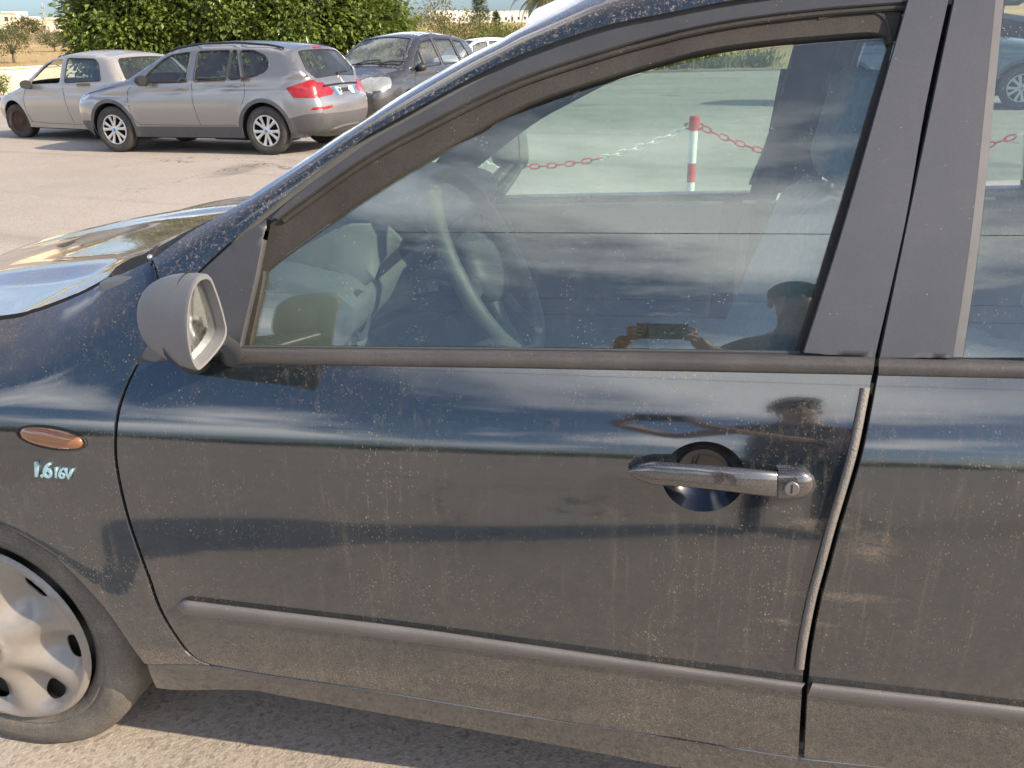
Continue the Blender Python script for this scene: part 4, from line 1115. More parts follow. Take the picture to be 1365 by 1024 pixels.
def car_wheel(parent, x, y, Rw, rim, style, side, steer=0.0):
    "side -1: outer face towards local -y"
    root = empty('wheel'); root.parent = parent; root.location = (x, y, Rw)
    root.rotation_euler = (0, random.uniform(-1, 1), (0 if side < 0 else math.pi)+steer); root.rotation_mode = 'ZYX'
    w = 0.21
    mb = MB(); mb.lathe([(rim-0.004, -w*0.40), (rim+0.012, -w*0.48), (lerp(rim, Rw, 0.5), -w*0.52), (Rw-0.015, -w*0.46), (Rw, -w*0.36), (Rw, w*0.36), (Rw-0.015, w*0.46), (rim+0.012, w*0.48), (rim-0.004, w*0.4)], 40, 'y'); mb.build('tyre', TYRE2, root, True, 50)
    mb = MB(); mb.lathe([(rim+0.002, -w*0.44), (rim-0.012, -w*0.45), (rim-0.018, -w*0.36), (rim-0.03, w*0.2), (0.0, w*0.2)], 40, 'y'); mb.build('rim', DARK if style == 'alloy' else RUST, root, True, 40)
    if style == 'alloy':
        mb = MB(); mb.lathe([(rim+0.003, -w*0.43), (rim-0.004, -w*0.475), (rim-0.020, -w*0.47), (rim-0.022, -w*0.40)], 40, 'y'); mb.build('rim_lip', ALLOY, root, True, 60)
        for k in range(5):
            for d in (-1, 1):
                a0 = 2*math.pi*k/5+d*0.10; a1 = 2*math.pi*k/5+d*0.27
                p0 = Vector((0.045*math.cos(a0), -w*0.42, 0.045*math.sin(a0))); p1 = Vector(((rim-0.012)*math.cos(a1), -w*0.44, (rim-0.012)*math.sin(a1)))
                mb = MB(); mb.tube([p0, p0.lerp(p1, 0.5)+Vector((0, 0.006, 0)), p1], [0.024, 0.022, 0.032], 6, flat=0.5, up=(0, 1, 0)); mb.build('spoke', ALLOY, root, True, 50)
        mb = MB(); mb.lathe([(0.0, -w*0.47), (0.034, -w*0.47), (0.055, -w*0.44), (0.058, -w*0.38)], 24, 'y'); mb.build('hub', ALLOY, root, True, 50)
        mb = MB(); mb.lathe([(0.0, -w*0.484), (0.024, -w*0.484), (0.026, -w*0.47)], 16, 'y'); mb.build('hub_cap', PLATE_BLUE, root)
    else:
        mb = MB(); mb.lathe([(0.0, -w*0.30), (0.05, -w*0.30), (0.06, -w*0.22), (rim*0.62, -w*0.12), (rim*0.80, -w*0.22), (rim-0.012, -w*0.28)], 32, 'y'); mb.build('wheel_disc', RUST, root, True, 40)
    return root

def fil(d, r, dep):
    t = 1-min(1.0, max(0.0, d/r)); return dep*(1-math.sqrt(max(0.0, 1-t*t)))

def build_car(name, spec, loc, rz, paint, label, category, group=None):
    root = empty(name, loc, rz); tag(root, label, category, group)
    prof_c = cr(spec['profile'], 7); PX_ = np.array(prof_c)
    seg = np.r_[0, np.cumsum(np.hypot(np.diff(PX_[:, 0]), np.diff(PX_[:, 1])))]; UT = seg[-1]
    xs_sorted = np.linspace(PX_[:, 0].min(), PX_[:, 0].max(), 240)
    ztop_t = np.array([PX_[np.abs(PX_[:, 0]-x) < 0.045][:, 1].max() if (np.abs(PX_[:, 0]-x) < 0.045).any() else 0 for x in xs_sorted])
    def ztop(x):
        # exact: highest crossing of the outline at x
        return float(np.interp(x, xs_sorted, ztop_t))
    imid = int(np.argmax(PX_[:, 1])); front = PX_[:imid+1]; rear = PX_[imid:]
    zf = np.maximum.accumulate(front[:, 1]); zr_ = np.maximum.accumulate(rear[::-1, 1])
    def xf(z): return float(np.interp(z, zf, front[:, 0]))
    def xr(z): return float(np.interp(z, zr_, rear[::-1, 0]))
    W = spec['w']; zb0, zb1 = spec['belt']; Lc = PX_[:, 0].max()
    def zb(x): return lerp(zb0, zb1, x/Lc)
    wheels = spec['wheels']; Rw = spec['R']; Ra = Rw+spec.get('gap', 0.05)
    def S(x, z):
        w = W-0.012*((x-Lc*0.5)/(Lc*0.5))**2*2
        b = zb(x)
        if z > b: w -= 0.012+(z-b)*math.tan(R(spec.get('tumble', 21)))+0.10*(z-b)**2
        else:
            t = (z-spec.get('waist', 0.68)); w -= (0.30*t*t if t > 0 else 0.26*t*t)
            w -= 0.010*math.exp(-((z-(b-0.16+0.05*x/Lc))/0.035)**2)*spec.get('crease', 1.0)
        k = smooth((z-b)/0.12+0.5)
        dxf, dxr = x-xf(z), xr(z)-x
        w -= fil(dxf, lerp(0.60, 0.16, k), lerp(0.26, 0.06, k))+fil(dxr, lerp(0.48, 0.20, k), lerp(0.19, 0.07, k))
        dz = ztop(x)-z
        w -= fil(dz, 0.11, 0.085)
        for xw in wheels:
            r = math.hypot(x-xw, z-Rw); w += 0.014*math.exp(-((r-Ra)/0.07)**2)
        return max(0.2, w)
    # ---- sides
    bot = spec['bottom']
    outer = [(float(p[0]), float(p[1])) for p in PX_]+[(PX_[-1][0]-0.05, bot), (PX_[0][0]+0.05, bot)]
    archs = [[(xw+Ra*math.cos(a), Rw+Ra*math.sin(a)) for a in np.linspace(R(-40), R(220), 33)]+[(xw-Ra*0.7, bot-0.3), (xw+Ra*0.7, bot-0.3)] for xw in wheels]
    wins = [cr(w, 4, True) if spec.get('round_win') else w for w in spec['windows']]
    wins = [rounded(w, 0.05) for w in spec['windows']]
    regs = spec.get('side_regions', [])
    V, res = triangulate(outer, archs+wins, 0.05, [r[1] for r in regs], [])
    names = [r[0] for r in regs]+['body_side']; mats = [r[2] for r in regs]+[paint]
    groups_ = {}
    for nm, mt, T in zip(names, mats, res):
        if len(T): groups_.setdefault((nm, mt, len(groups_)), []).append(T)
    for (nm, mt, _), Ts in groups_.items():
        T = np.concatenate(Ts)
        for sgn in (-1, 1):
            panel_mesh(nm, V, T, (lambda x, z, s=sgn: (x, s*S(x, z), z)), (0, sgn, 0.02), 0.012, mt, root)
    for sgn in (-1, 1):
        for wi, w in enumerate(wins):
            if sgn == -1 and wi in spec.get('open_windows', ()): continue
            gl = panel('window', w, [], lambda x, z, s=sgn: (x, s*(S(x, z)-0.008), z), (0, sgn, 0), 0.0, GLASS_CAR, root, 0.12)
            mb = MB(); mb.tube([(x, sgn*(S(x, z)+0.001), z) for x, z in resample(w, 0.08)], 0.011, 6, True); mb.build('window_seal', BLACKPL, gl)
        for ln in spec.get('seams', []):
            mb = MB(); mb.tube([(x, sgn*(S(x, z)-0.0005), z) for x, z in resample(cr(ln, 5), 0.06, False)], 0.0035, 5); mb.build('panel_gap', DARK, root)
        for (hx, hz) in spec.get('handles', []):
            mb = MB(); mb.tube([(hx-0.10, sgn*(S(hx-0.1, hz)+0.002), hz), (hx-0.07, sgn*(S(hx, hz)+0.028), hz+0.004), (hx+0.07, sgn*(S(hx, hz)+0.028), hz+0.008), (hx+0.10, sgn*(S(hx+0.1, hz)+0.002), hz+0.008)], 0.013, 8); mb.build('door_handle', paint, root)
    # ---- the band over bonnet, screen, roof and tail
    def at_u(u): return float(np.interp(u, seg, PX_[:, 0])), float(np.interp(u, seg, PX_[:, 1]))
    def u_front(z): return float(np.interp(z, zf, seg[:imid+1]))
    def u_rear(z): return float(np.interp(z, zr_, seg[imid:][::-1]))
    crown = spec.get('crown', 0.05)
    def rib(u, v):
        u = min(max(u, 0), UT); x, z = at_u(u); a = at_u(min(u+0.05, UT)); b = at_u(max(u-0.05, 0))
        t = Vector((a[0]-b[0], 0, a[1]-b[1])).normalized(); nr = Vector((-t.z, 0, t.x))
        vv = max(-1.0, min(1.0, v)); hw = S(x, z); k = crown*(1.0+1.1*abs(nr.x)*smooth((1.0-z)/0.3))
        p = Vector((x, v*hw, z))+nr*k*(1-vv*vv)
        return (p.x, p.y, p.z)
    R_out = lambda p: Vector((p.x-Lc*0.5, 0, (p.z-0.5)*1.6))
    wsU = (u_front(spec['ws'][0]), u_front(spec['ws'][1])); rgU = (u_rear(spec['rg'][0]), u_rear(spec['rg'][1]))
    def trap(u0, u1, a, b): return [(u0, -a), (u1, -b), (u1, b), (u0, a)]
    wsp = rounded(trap(wsU[0], wsU[1], 0.93, 0.90), 0.06); rgp = rounded(trap(rgU[0], rgU[1], spec.get('rgw', (0.86, 0.88))[0], spec.get('rgw', (0.86, 0.88))[1]), 0.06)
    rregs = [(n_, [(u_rear(z), y) for z, y in pl], m_) for n_, pl, m_ in spec.get('rear_regions', [])]+[(n_, [(u_front(z), y) for z, y in pl], m_) for n_, pl, m_ in spec.get('front_regions', [])]
    V, res = triangulate([(0, -1), (UT, -1), (UT, 1), (0, 1)], [wsp, rgp], 0.07, [r[1] for r in rregs])
    for (nm, _, mt), T in zip(rregs+[('bonnet_roof_tail', None, paint)], res):
        if len(T): panel_mesh(nm, V, T, rib, R_out, 0.012, mt, root)
    for nm, pl in (('windscreen', wsp), ('rear_window', rgp)):
        panel(nm, pl, [], lambda u, v: tuple(Vector(rib(u, v))*1.0), R_out, 0.0, GLASS_CAR, root, 0.12)
        mb = MB(); mb.tube([rib(*q) for q in resample(pl, 0.1)], 0.012, 6, True); mb.build('screen_seal', BLACKPL, root)
    # ---- wheels, floor, cabin
    for i, xw in enumerate(wheels):
        for sgn in (-1, 1): car_wheel(root, xw, sgn*(W-0.125), Rw, spec['rim'], spec['style'][i] if isinstance(spec['style'], (list, tuple)) else spec['style'], sgn, spec.get('steer', 0.0) if i == 0 else 0.0)
        for sgn in (-1, 1):
            mb = MB(); pts = [(xw+(Ra+0.01)*math.cos(a), Rw+(Ra+0.01)*math.sin(a)) for a in np.linspace(R(-20), R(200), 25)]
            mb.loft([[Vector((x, y, z)) for x, z in pts] for y in (sgn*(W-0.03), sgn*(W-0.30))], False, False)
            mb.add([Vector((x, sgn*(W-0.30), z)) for x, z in pts], [tuple(range(25))]); mb.build('wheel_housing', DARK, root)
    mb = MB(); mb.box((wheels[0]+Ra, -W+0.10, bot-0.02), (wheels[1]-Ra, W-0.10, bot+0.06)); mb.box((0.25, -W+0.32, bot), (Lc-0.25, W-0.32, bot+0.08)); mb.build('underbody', DARK, root, False, None)
    cz = zb0-0.10
    mb = MB(); mb.box((spec['cabin'][0], -W+0.10, cz-0.35), (spec['cabin'][0]+0.45, W-0.10, cz+0.06), 0.05); mb.build('dashboard', SEATD, root)
    for y in (-0.36, 0.36):
        x0 = spec['cabin'][0]+0.95; st_ = empty('front_seat'); st_.parent = root
        mb = MB(); mb.box((x0, y-0.24, bot+0.15), (x0+0.55, y+0.24, bot+0.42), 0.05); mb.build('seat_cushion', SEATD, st_)
        M = Matrix.Translation((x0+0.5, y, bot+0.35)) @ Matrix.Rotation(R(14), 4, 'Y')
        mb = MB(); mb.box((-0.06, -0.23, 0), (0.07, 0.23, cz+0.20-bot-0.35), 0.05, M); mb.build('seat_back', SEATD, st_)
        mb = MB(); mb.box((-0.02, -0.13, cz+0.24-bot-0.35), (0.07, 0.13, cz+0.42-bot-0.35), 0.04, M); mb.build('headrest', SEATD, st_)
    x1 = spec['cabin'][1]-0.35
    mb = MB(); mb.box((x1-0.1, -W+0.22, bot+0.2), (x1+0.06, W-0.22, cz+0.16), 0.05, None); mb.build('rear_bench', SEATD, root)
    mb = MB(); mb.tube([(spec['cabin'][0]+0.58+0.06*math.sin(a), -0.36+0.18*math.cos(a), cz+0.06+0.17*math.sin(a)) for a in np.linspace(0, 2*math.pi, 25)[:-1]], 0.016, 6, True); mb.build('steering_wheel', BLACKPL, root)
    # ---- door mirrors
    for sgn in (-1, 1):
        if spec.get('no_mirror') and sgn == -1: continue
        mx, mz = spec['mirror']; y = sgn*(S(mx, mz)+0.10)
        mb = MB(); rings = []
        for s_ in np.linspace(0, 1, 8):
            k = math.sqrt(max(0.02, 1-s_**2.2)); rings.append([Vector((mx+0.05-0.13*s_, y+sgn*0.10*k*math.cos(a), mz+0.075*k*math.sin(a))) for a in np.linspace(0, 2*math.pi, 17)[:-1]])
        mb.loft(rings); mm = mb.build('door_mirror', spec.get('mirror_mat', paint), root, True, 50)
        mb = MB(); mb.tube([(mx, sgn*(S(mx, mz-0.05)-0.01), mz-0.06), (mx, y, mz-0.05)], 0.025, 8); mb.build('mirror_arm', BLACKPL, mm)
    return root, S, rib, u_front, u_rear

def rounded(poly, r, n=4):
    "cut the corners of a polygon with small arcs"
    out = []; N = len(poly)
    for i in range(N):
        p = Vector(poly[i]); a = Vector(poly[i-1]); b = Vector(poly[(i+1) % N])
        d1 = a-p; d2 = b-p; k = min(r, d1.length*0.45, d2.length*0.45)
        p1 = p+d1.normalized()*k; p2 = p+d2.normalized()*k
        for j in range(n+1):
            t = j/n; q = p1*(1-t)**2+p*2*t*(1-t)+p2*t*t; out.append((q.x, q.y))
    return out

# ---- silver-grey estate with cladding (nearest of the parked cars)
SUVP = m_carpaint('silver_grey_metallic', (0.262, 0.264, 0.272), 0.70, 0.30, 0.05)
ring_poly = lambda xw, r, z0: [(xw+r*math.cos(a), 0.345+r*math.sin(a)) for a in np.linspace(R(-35), R(215), 25)]
suv = dict(
    profile=[(0.16, 0.26), (0.05, 0.36), (0.0, 0.52), (0.02, 0.68), (0.07, 0.80), (0.22, 0.90), (0.60, 0.99), (1.00, 1.05), (1.18, 1.085), (1.55, 1.28), (1.88, 1.44), (2.05, 1.485), (2.5, 1.53), (3.1, 1.53), (3.65, 1.495), (3.95, 1.455), (4.03, 1.42), (4.20, 1.20), (4.30, 1.06), (4.37, 0.98), (4.40, 0.86), (4.44, 0.74), (4.455, 0.62), (4.44, 0.48), (4.36, 0.34), (4.22, 0.27)],
    w=0.90, belt=(0.97, 1.10), wheels=(0.82, 3.58), R=0.345, rim=0.225, gap=0.055, bottom=0.24, style='alloy', waist=0.66, tumble=22,
    windows=[[(1.52, 1.03), (1.60, 1.14), (1.86, 1.335), (2.02, 1.405), (2.36, 1.44), (2.32, 1.04)], [(2.46, 1.04), (2.49, 1.445), (3.05, 1.45), (3.02, 1.06)], [(3.06, 1.065), (3.09, 1.45), (3.16, 1.45), (3.28, 1.075)], [(3.33, 1.08), (3.22, 1.445), (3.45, 1.44), (3.66, 1.36), (3.74, 1.24), (3.66, 1.15)]],
    ws=(1.10, 1.45), rg=(1.40, 1.045), rgw=(0.84, 0.90), cabin=(1.25, 3.9), mirror=(1.56, 1.06), mirror_mat=BLACKPL,
    seams=[[(1.36, 1.00), (1.22, 0.92), (1.20, 0.72), (1.26, 0.50), (1.36, 0.42)], [(2.40, 1.03), (2.39, 0.80), (2.42, 0.60), (2.46, 0.42)], [(3.30, 1.07), (3.30, 0.85), (3.24, 0.72)], [(1.36, 0.425), (2.0, 0.42), (3.1, 0.425)], [(1.22, 1.0), (0.7, 0.935), (0.3, 0.86)]],
    handles=[(2.22, 0.93), (3.13, 0.965)],
    side_regions=[('cladding', [(-0.1, 0.1), (0.40, 0.1), (0.40, 0.48), (0.12, 0.47), (-0.1, 0.50)], CLAD), ('wheel_arch_trim', ring_poly(0.82, 0.455, 0), CLAD), ('wheel_arch_trim', ring_poly(3.58, 0.455, 0), CLAD), ('cladding', [(1.0, 0.1), (3.45, 0.1), (3.45, 0.405), (1.0, 0.395)], CLAD), ('cladding', [(3.7, 0.1), (4.6, 0.1), (4.6, 0.60), (4.25, 0.575), (3.9, 0.50)], CLAD),
                  ('tail_lamp', [(3.985, 0.935), (4.10, 0.80), (4.5, 0.785), (4.5, 1.04), (4.30, 1.03)], RED_LENS), ('head_lamp', [(0.0, 0.70), (0.10, 0.70), (0.42, 0.84), (0.36, 0.90), (0.0, 0.86)], CLEAR_LENS), ('reflector', [(4.32, 0.625), (4.5, 0.64), (4.5, 0.68), (4.36, 0.665)], RED_LENS)],
    rear_regions=[('tail_lamp', [(1.00, -1.05), (0.985, -0.80), (0.93, -0.62), (0.86, -0.47), (0.80, -0.62), (0.795, -1.05)], RED_LENS), ('tail_lamp', [(1.00, 1.05), (0.985, 0.80), (0.93, 0.62), (0.86, 0.47), (0.80, 0.62), (0.795, 1.05)], RED_LENS), ('cladding', [(0.575, -1.05), (0.575, 1.05), (0.2, 1.05), (0.2, -1.05)], CLAD), ('high_brake_lamp', [(1.437, -0.20), (1.437, 0.20), (1.415, 0.20), (1.415, -0.20)], RED_LENS), ('reflector', [(0.66, -1.05), (0.68, -0.72), (0.64, -0.72), (0.625, -1.05)], RED_LENS)],
    front_regions=[('head_lamp', [(0.70, -1.05), (0.70, -0.62), (0.86, -0.66), (0.88, -1.05)], CLEAR_LENS), ('head_lamp', [(0.70, 1.05), (0.70, 0.62), (0.86, 0.66), (0.88, 1.05)], CLEAR_LENS), ('grille', [(0.56, -0.30), (0.56, 0.30), (0.78, 0.26), (0.78, -0.26)], DARK), ('cladding', [(0.2, -1.05), (0.2, 1.05), (0.42, 1.05), (0.42, -1.05)], CLAD)])
fw_, rw_ = at_z(159, 203.5), at_z(366, 207.5)
ang = math.atan2(rw_.y-fw_.y, rw_.x-fw_.x)
def place(fwp, a, xw, w, yside=-1):
    "car origin so that the near front tyre touches the ground at a point"
    ca, sa = math.cos(a), math.sin(a); lx, ly = xw, yside*(w-0.03)
    return (fwp.x-(lx*ca-ly*sa), fwp.y-(lx*sa+ly*ca), 0.004)
SUV, S_s, rib_s, uf_s, ur_s = build_car('estate_car', suv, place(fw_, ang, 0.82, 0.90), ang, SUVP, 'silver grey raised estate car with alloy wheels and dark lower cladding', 'car', 'cars parked across the lot')
SUV.scale = (0.965, 0.965, 0.965); SUV.location = place(fw_, ang, 0.82*0.965, 0.90*0.965)
# roof rails, plate, tailgate emblem, wiper, steps of the rear
for sgn in (-1, 1):
    mb = MB(); pts = [(x, sgn*(S_s(x, z_)-0.03), z_+0.02+0.022*math.sin(math.pi*min(1, max(0, (x-1.95)/1.95)))**0.4) for x, z_ in [(x, float(np.interp(x, [1.88, 2.05, 2.5, 3.1, 3.65, 3.95], [1.44, 1.485, 1.53, 1.53, 1.495, 1.455]))-0.02) for x in np.linspace(1.95, 3.9, 24)]]
    mb.tube(pts, 0.016, 8); mb.build('roof_rail', BLACKPL, SUV)
def on_rear(y, z, out=0.004):
    u = ur_s(z); x = Vector(rib_s(u, 0)).x
    hw = S_s(x, z); v = y/hw; p = Vector(rib_s(u, v)); n = (Vector(rib_s(u-0.02, v))-Vector(rib_s(u+0.02, v))).cross(Vector(rib_s(u, v+0.02))-Vector(rib_s(u, v-0.02))).normalized()
    if n.x < 0: n = -n
    return p+n*out
def quad_on_rear(name, y0_, y1_, z0_, z1_, out, mat, parent, th=0.006):
    a, b, c, d = [on_rear(y, z, out) for y, z in ((y0_, z0_), (y1_, z0_), (y1_, z1_), (y0_, z1_))]
    n = (b-a).cross(d-a).normalized()
    if n.x < 0: n = -n
    q = [a, b, c, d]; mb = MB(); mb.add(q+[p-n*th for p in q], [(0, 1, 2, 3), (7, 6, 5, 4), (0, 4, 5, 1), (1, 5, 6, 2), (2, 6, 7, 3), (3, 7, 4, 0)])
    return mb.build(name, mat, parent, False, None)
mb = MB(); p0, p1 = on_rear(-0.46, 0.935, 0.006), on_rear(0.40, 0.935, 0.006); mb.tube([p0, on_rear(-0.2, 0.94, 0.008), on_rear(0.2, 0.94, 0.008), p1], 0.014, 6); mb.build('plate_recess_edge', DARK, SUV)
PLT = quad_on_rear('number_plate', -0.29, 0.25, 0.785, 0.905, 0.010, WHITEP, SUV)
quad_on_rear('plate_band', -0.29, -0.245, 0.785, 0.905, 0.013, PLATE_BLUE, PLT); quad_on_rear('plate_band', 0.205, 0.25, 0.785, 0.905, 0.013, PLATE_BLUE, PLT)
me = text_mesh('FF 521BC', 0.085, 0.002, 0, 0, 0.95); a = on_rear(-0.22, 0.815, 0.0145); b = on_rear(0.2, 0.815, 0.0145); c = on_rear(-0.22, 0.88, 0.0145)
ex = (b-a).normalized(); ez = (c-a); ez = (ez-ex*ez.dot(ex)).normalized(); ey = ex.cross(ez)
me.transform(Matrix(((ex.x, ez.x, ey.x, a.x), (ex.y, ez.y, ey.y, a.y), (ex.z, ez.z, ey.z, a.z), (0, 0, 0, 1)))); me.materials.append(INK)
o = bpy.data.objects.new('plate_lettering', me); COL.objects.link(o); o.parent = PLT
mb = MB(); e0 = on_rear(0.0, 1.0, 0.006)
for dy, dz, r_ in ((-0.030, 0.032, 0.012), (-0.012, 0.034, 0.016), (0.0, 0.012, 0.017), (-0.004, -0.012, 0.016), (0.012, -0.034, 0.014), (0.028, -0.030, 0.010)): mb.sphere(on_rear(dy, 0.985+dz, 0.004), (0.004, r_, r_), 8, 6)
mb.build('tailgate_emblem', WHITEP, SUV)
mb = MB(); mb.tube([on_rear(-0.02, 1.055, 0.02), on_rear(0.10, 1.08, 0.02), on_rear(0.38, 1.10, 0.015)], [0.018, 0.010, 0.006], 6); mb.build('rear_wiper', BLACKPL, SUV)
mb = MB(); mb.tube([(4.30, -0.50, 0.30), (4.44, -0.44, 0.34), (4.49, -0.2, 0.37), (4.49, 0.2, 0.37), (4.44, 0.44, 0.34), (4.30, 0.50, 0.30)], 0.035, 8, flat=0.6); mb.build('skid_plate', SATIN, SUV)
mb = MB(); mb.sphere((1.17, -S_s(1.17, 0.72)-0.001, 0.72), (0.045, 0.006, 0.013), 12, 6); mb.build('side_repeater', CLEAR_LENS, SUV)
mb = MB(); mb.tube([(2.3, -0.35, 0.23), (2.9, -0.33, 0.22)], 0.07, 10); mb.build('exhaust_box', DARK, SUV)

# ---- old silver hatchback with rusty front wheel
HATP = m_carpaint('faded_silver', (0.36, 0.345, 0.33), 0.45, 0.40, 0.14)
hat = dict(
    profile=[(0.20, 0.24), (0.06, 0.34), (0.0, 0.48), (0.05, 0.62), (0.22, 0.73), (0.60, 0.83), (1.00, 0.91), (1.12, 0.93), (1.45, 1.13), (1.75, 1.30), (1.95, 1.355), (2.4, 1.41), (2.9, 1.405), (3.3, 1.365), (3.48, 1.335), (3.66, 1.14), (3.83, 0.955), (3.96, 0.86), (4.00, 0.70), (4.02, 0.52), (3.96, 0.36), (3.82, 0.26)],
    w=0.86, belt=(0.86, 0.95), wheels=(0.78, 3.32), R=0.295, rim=0.19, gap=0.07, bottom=0.20, style=['steel', 'steel'], waist=0.6, tumble=20, steer=R(14),
    windows=[[(1.42, 0.93), (1.50, 1.03), (1.80, 1.245), (1.98, 1.31), (2.28, 1.335), (2.28, 0.95)], [(2.42, 0.955), (2.42, 1.34), (3.16, 1.32), (3.28, 1.25), (3.40, 0.99)]],
    open_windows=(0,), ws=(0.95, 1.32), rg=(1.30, 0.97), rgw=(0.86, 0.88), cabin=(1.15, 3.5), mirror=(1.42, 0.93), mirror_mat=BLACKPL, no_mirror=False,
    seams=[[(1.30, 0.90), (1.16, 0.72), (1.15, 0.5), (1.24, 0.30)], [(2.35, 0.94), (2.36, 0.7), (2.42, 0.45), (2.46, 0.30)], [(1.2, 0.30), (1.8, 0.28), (2.8, 0.28)]],
    handles=[], crease=0.7,
    side_regions=[('head_lamp', [(-0.1, 0.52), (0.2, 0.56), (0.36, 0.70), (0.1, 0.72), (-0.1, 0.66)], CLEAR_LENS), ('tail_lamp', [(3.72, 0.62), (4.2, 0.62), (4.2, 0.86), (3.86, 0.84)], RED_LENS), ('sill_trim', [(1.0, 0.0), (2.95, 0.0), (2.95, 0.255), (1.0, 0.255)], HATP)],
    rear_regions=[('tail_lamp', [(0.86, -1.05), (0.86, -0.62), (0.64, -0.62), (0.62, -1.05)], RED_LENS), ('tail_lamp', [(0.86, 1.05), (0.86, 0.62), (0.64, 0.62), (0.62, 1.05)], RED_LENS)],
    front_regions=[('head_lamp', [(0.52, -1.05), (0.55, -0.58), (0.68, -0.60), (0.68, -1.05)], CLEAR_LENS), ('head_lamp', [(0.52, 1.05), (0.55, 0.58), (0.68, 0.60), (0.68, 1.05)], CLEAR_LENS)])
fh = at_z(30, 184); ah = R(-21)
build_car('hatchback_car', hat, place(fh, ah, 0.78, 0.86), ah, HATP, 'old faded silver three-door hatchback with rusty steel front wheel and open window', 'car', 'cars parked across the lot')

# ---- dark grey people carrier behind the estate, nose towards the lot
MPVP = m_carpaint('dark_grey_metallic', (0.040, 0.045, 0.060), 0.5, 0.26, 0.05)
mpv = dict(
    profile=[(0.16, 0.24), (0.04, 0.36), (0.0, 0.52), (0.05, 0.70), (0.18, 0.82), (0.50, 0.94), (0.82, 1.02), (0.92, 1.05), (1.30, 1.30), (1.62, 1.48), (1.85, 1.56), (2.4, 1.62), (3.0, 1.615), (3.5, 1.57), (3.78, 1.50), (3.98, 1.22), (4.10, 1.02), (4.18, 0.88), (4.24, 0.66), (4.24, 0.46), (4.14, 0.30), (4.0, 0.25)],
    w=0.90, belt=(0.97, 1.06), wheels=(0.86, 3.54), R=0.315, rim=0.20, gap=0.05, bottom=0.22, style='alloy', waist=0.64, tumble=20,
    windows=[[(1.12, 1.03), (1.24, 1.16), (1.50, 1.34), (1.50, 1.04)], [(1.55, 1.04), (1.55, 1.37), (1.80, 1.48), (2.18, 1.53), (2.22, 1.06)], [(2.32, 1.06), (2.28, 1.535), (2.98, 1.525), (3.06, 1.08)], [(3.14, 1.09), (3.08, 1.51), (3.42, 1.47), (3.62, 1.12)]],
    ws=(1.07, 1.52), rg=(1.46, 1.04), cabin=(1.0, 3.7), mirror=(1.20, 1.04), mirror_mat=BLACKPL,
    seams=[[(1.22, 1.02), (1.10, 0.8), (1.16, 0.45), (1.26, 0.30)], [(2.26, 1.05), (2.26, 0.7), (2.32, 0.3)]], handles=[(2.10, 0.93), (2.95, 0.95)],
    side_regions=[('head_lamp', [(-0.1, 0.66), (0.30, 0.72), (0.46, 0.90), (0.1, 0.92), (-0.1, 0.84)], CLEAR_LENS), ('rub_strip', [(1.30, 0.50), (3.10, 0.50), (3.10, 0.56), (1.30, 0.56)], CLAD)],
    front_regions=[('head_lamp', [(0.64, -1.05), (0.66, -0.52), (0.80, -0.55), (0.88, -0.75), (0.90, -1.05)], CLEAR_LENS), ('head_lamp', [(0.64, 1.05), (0.66, 0.52), (0.80, 0.55), (0.88, 0.75), (0.90, 1.05)], CLEAR_LENS), ('grille', [(0.40, -0.5), (0.40, 0.5), (0.56, 0.48), (0.56, -0.48)], DARK)])
fm_ = at_z(548, 170); am = R(76)
MPV, S_m, rib_m, uf_m, ur_m = build_car('people_carrier', mpv, place(fm_, am, 0.86, 0.90), am, MPVP, 'dark grey people carrier with its nose showing behind the raised estate car', 'car', 'cars parked across the lot')
for sx in (-0.25, 0.30):
    mb = MB(); u0 = uf_m(1.05); mb.tube([Vector(rib_m(u0, sx/0.8))+Vector((0, 0, 0.02)), Vector(rib_m(u0+0.10, sx/0.8-0.35))+Vector((-0.01, 0, 0.025)), Vector(rib_m(u0+0.13, sx/0.8-0.7))+Vector((-0.01, 0, 0.02))], 0.010, 6); mb.build('wiper', BLACKPL, MPV)

# ---- white car beyond it
WHP = m_carpaint('white_car_paint', (0.62, 0.62, 0.60), 0.0, 0.35, 0.10)
fwh = at_z(612, 116); aw = R(40)
build_car('white_hatchback', mpv, place(fwh, aw, 0.86, 0.90), aw, WHP, 'white car half hidden behind the dark grey people carrier', 'car', 'cars parked across the lot')

# ---- blue-grey car beyond the foreground car, seen through its rear window
BLP = m_carpaint('blue_grey_metallic', (0.10, 0.145, 0.20), 0.5, 0.3, 0.10)
fb_, ab_ = at_z(1356, 147), R(153)
BLC = build_car('estate_car', suv, place(fb_, ab_, 0.82*1.15, 0.90*1.15, 1), ab_, BLP, 'blue grey car standing beyond the foreground car, seen through its windows', 'car', 'cars parked across the lot')
BLC[0].scale = (1.15, 1.15, 1.15)
# ------------------------------------------------------------------ vegetation
rng = np.random.default_rng(11)
LEAF_A = m_leaf('glossy_leaf', (0.034, 0.080, 0.022), (0.240, 0.285, 0.062), 0.27, 0.30)
LEAF_B = m_leaf('olive_leaf', (0.055, 0.075, 0.030), (0.150, 0.150, 0.060), 0.2, 0.6)
LEAF_C = m_leaf('dusty_bush_leaf', (0.10, 0.11, 0.045), (0.26, 0.23, 0.10), 0.25, 0.6)
LEAF_D = m_leaf('conifer_needle', (0.030, 0.055, 0.035), (0.070, 0.105, 0.050), 0.15, 0.6)
LEAF_E = m_leaf('palm_frond', (0.10, 0.105, 0.030), (0.26, 0.24, 0.09), 0.3, 0.5)
LEAF_F = m_leaf('dry_scrub', (0.16, 0.13, 0.09), (0.26, 0.22, 0.16), 0.1, 0.9)
BARK = simple('bark', (0.11, 0.085, 0.06), 0.95, var=0.35, scale=8.0, bump=0.6, bscale=25.0)
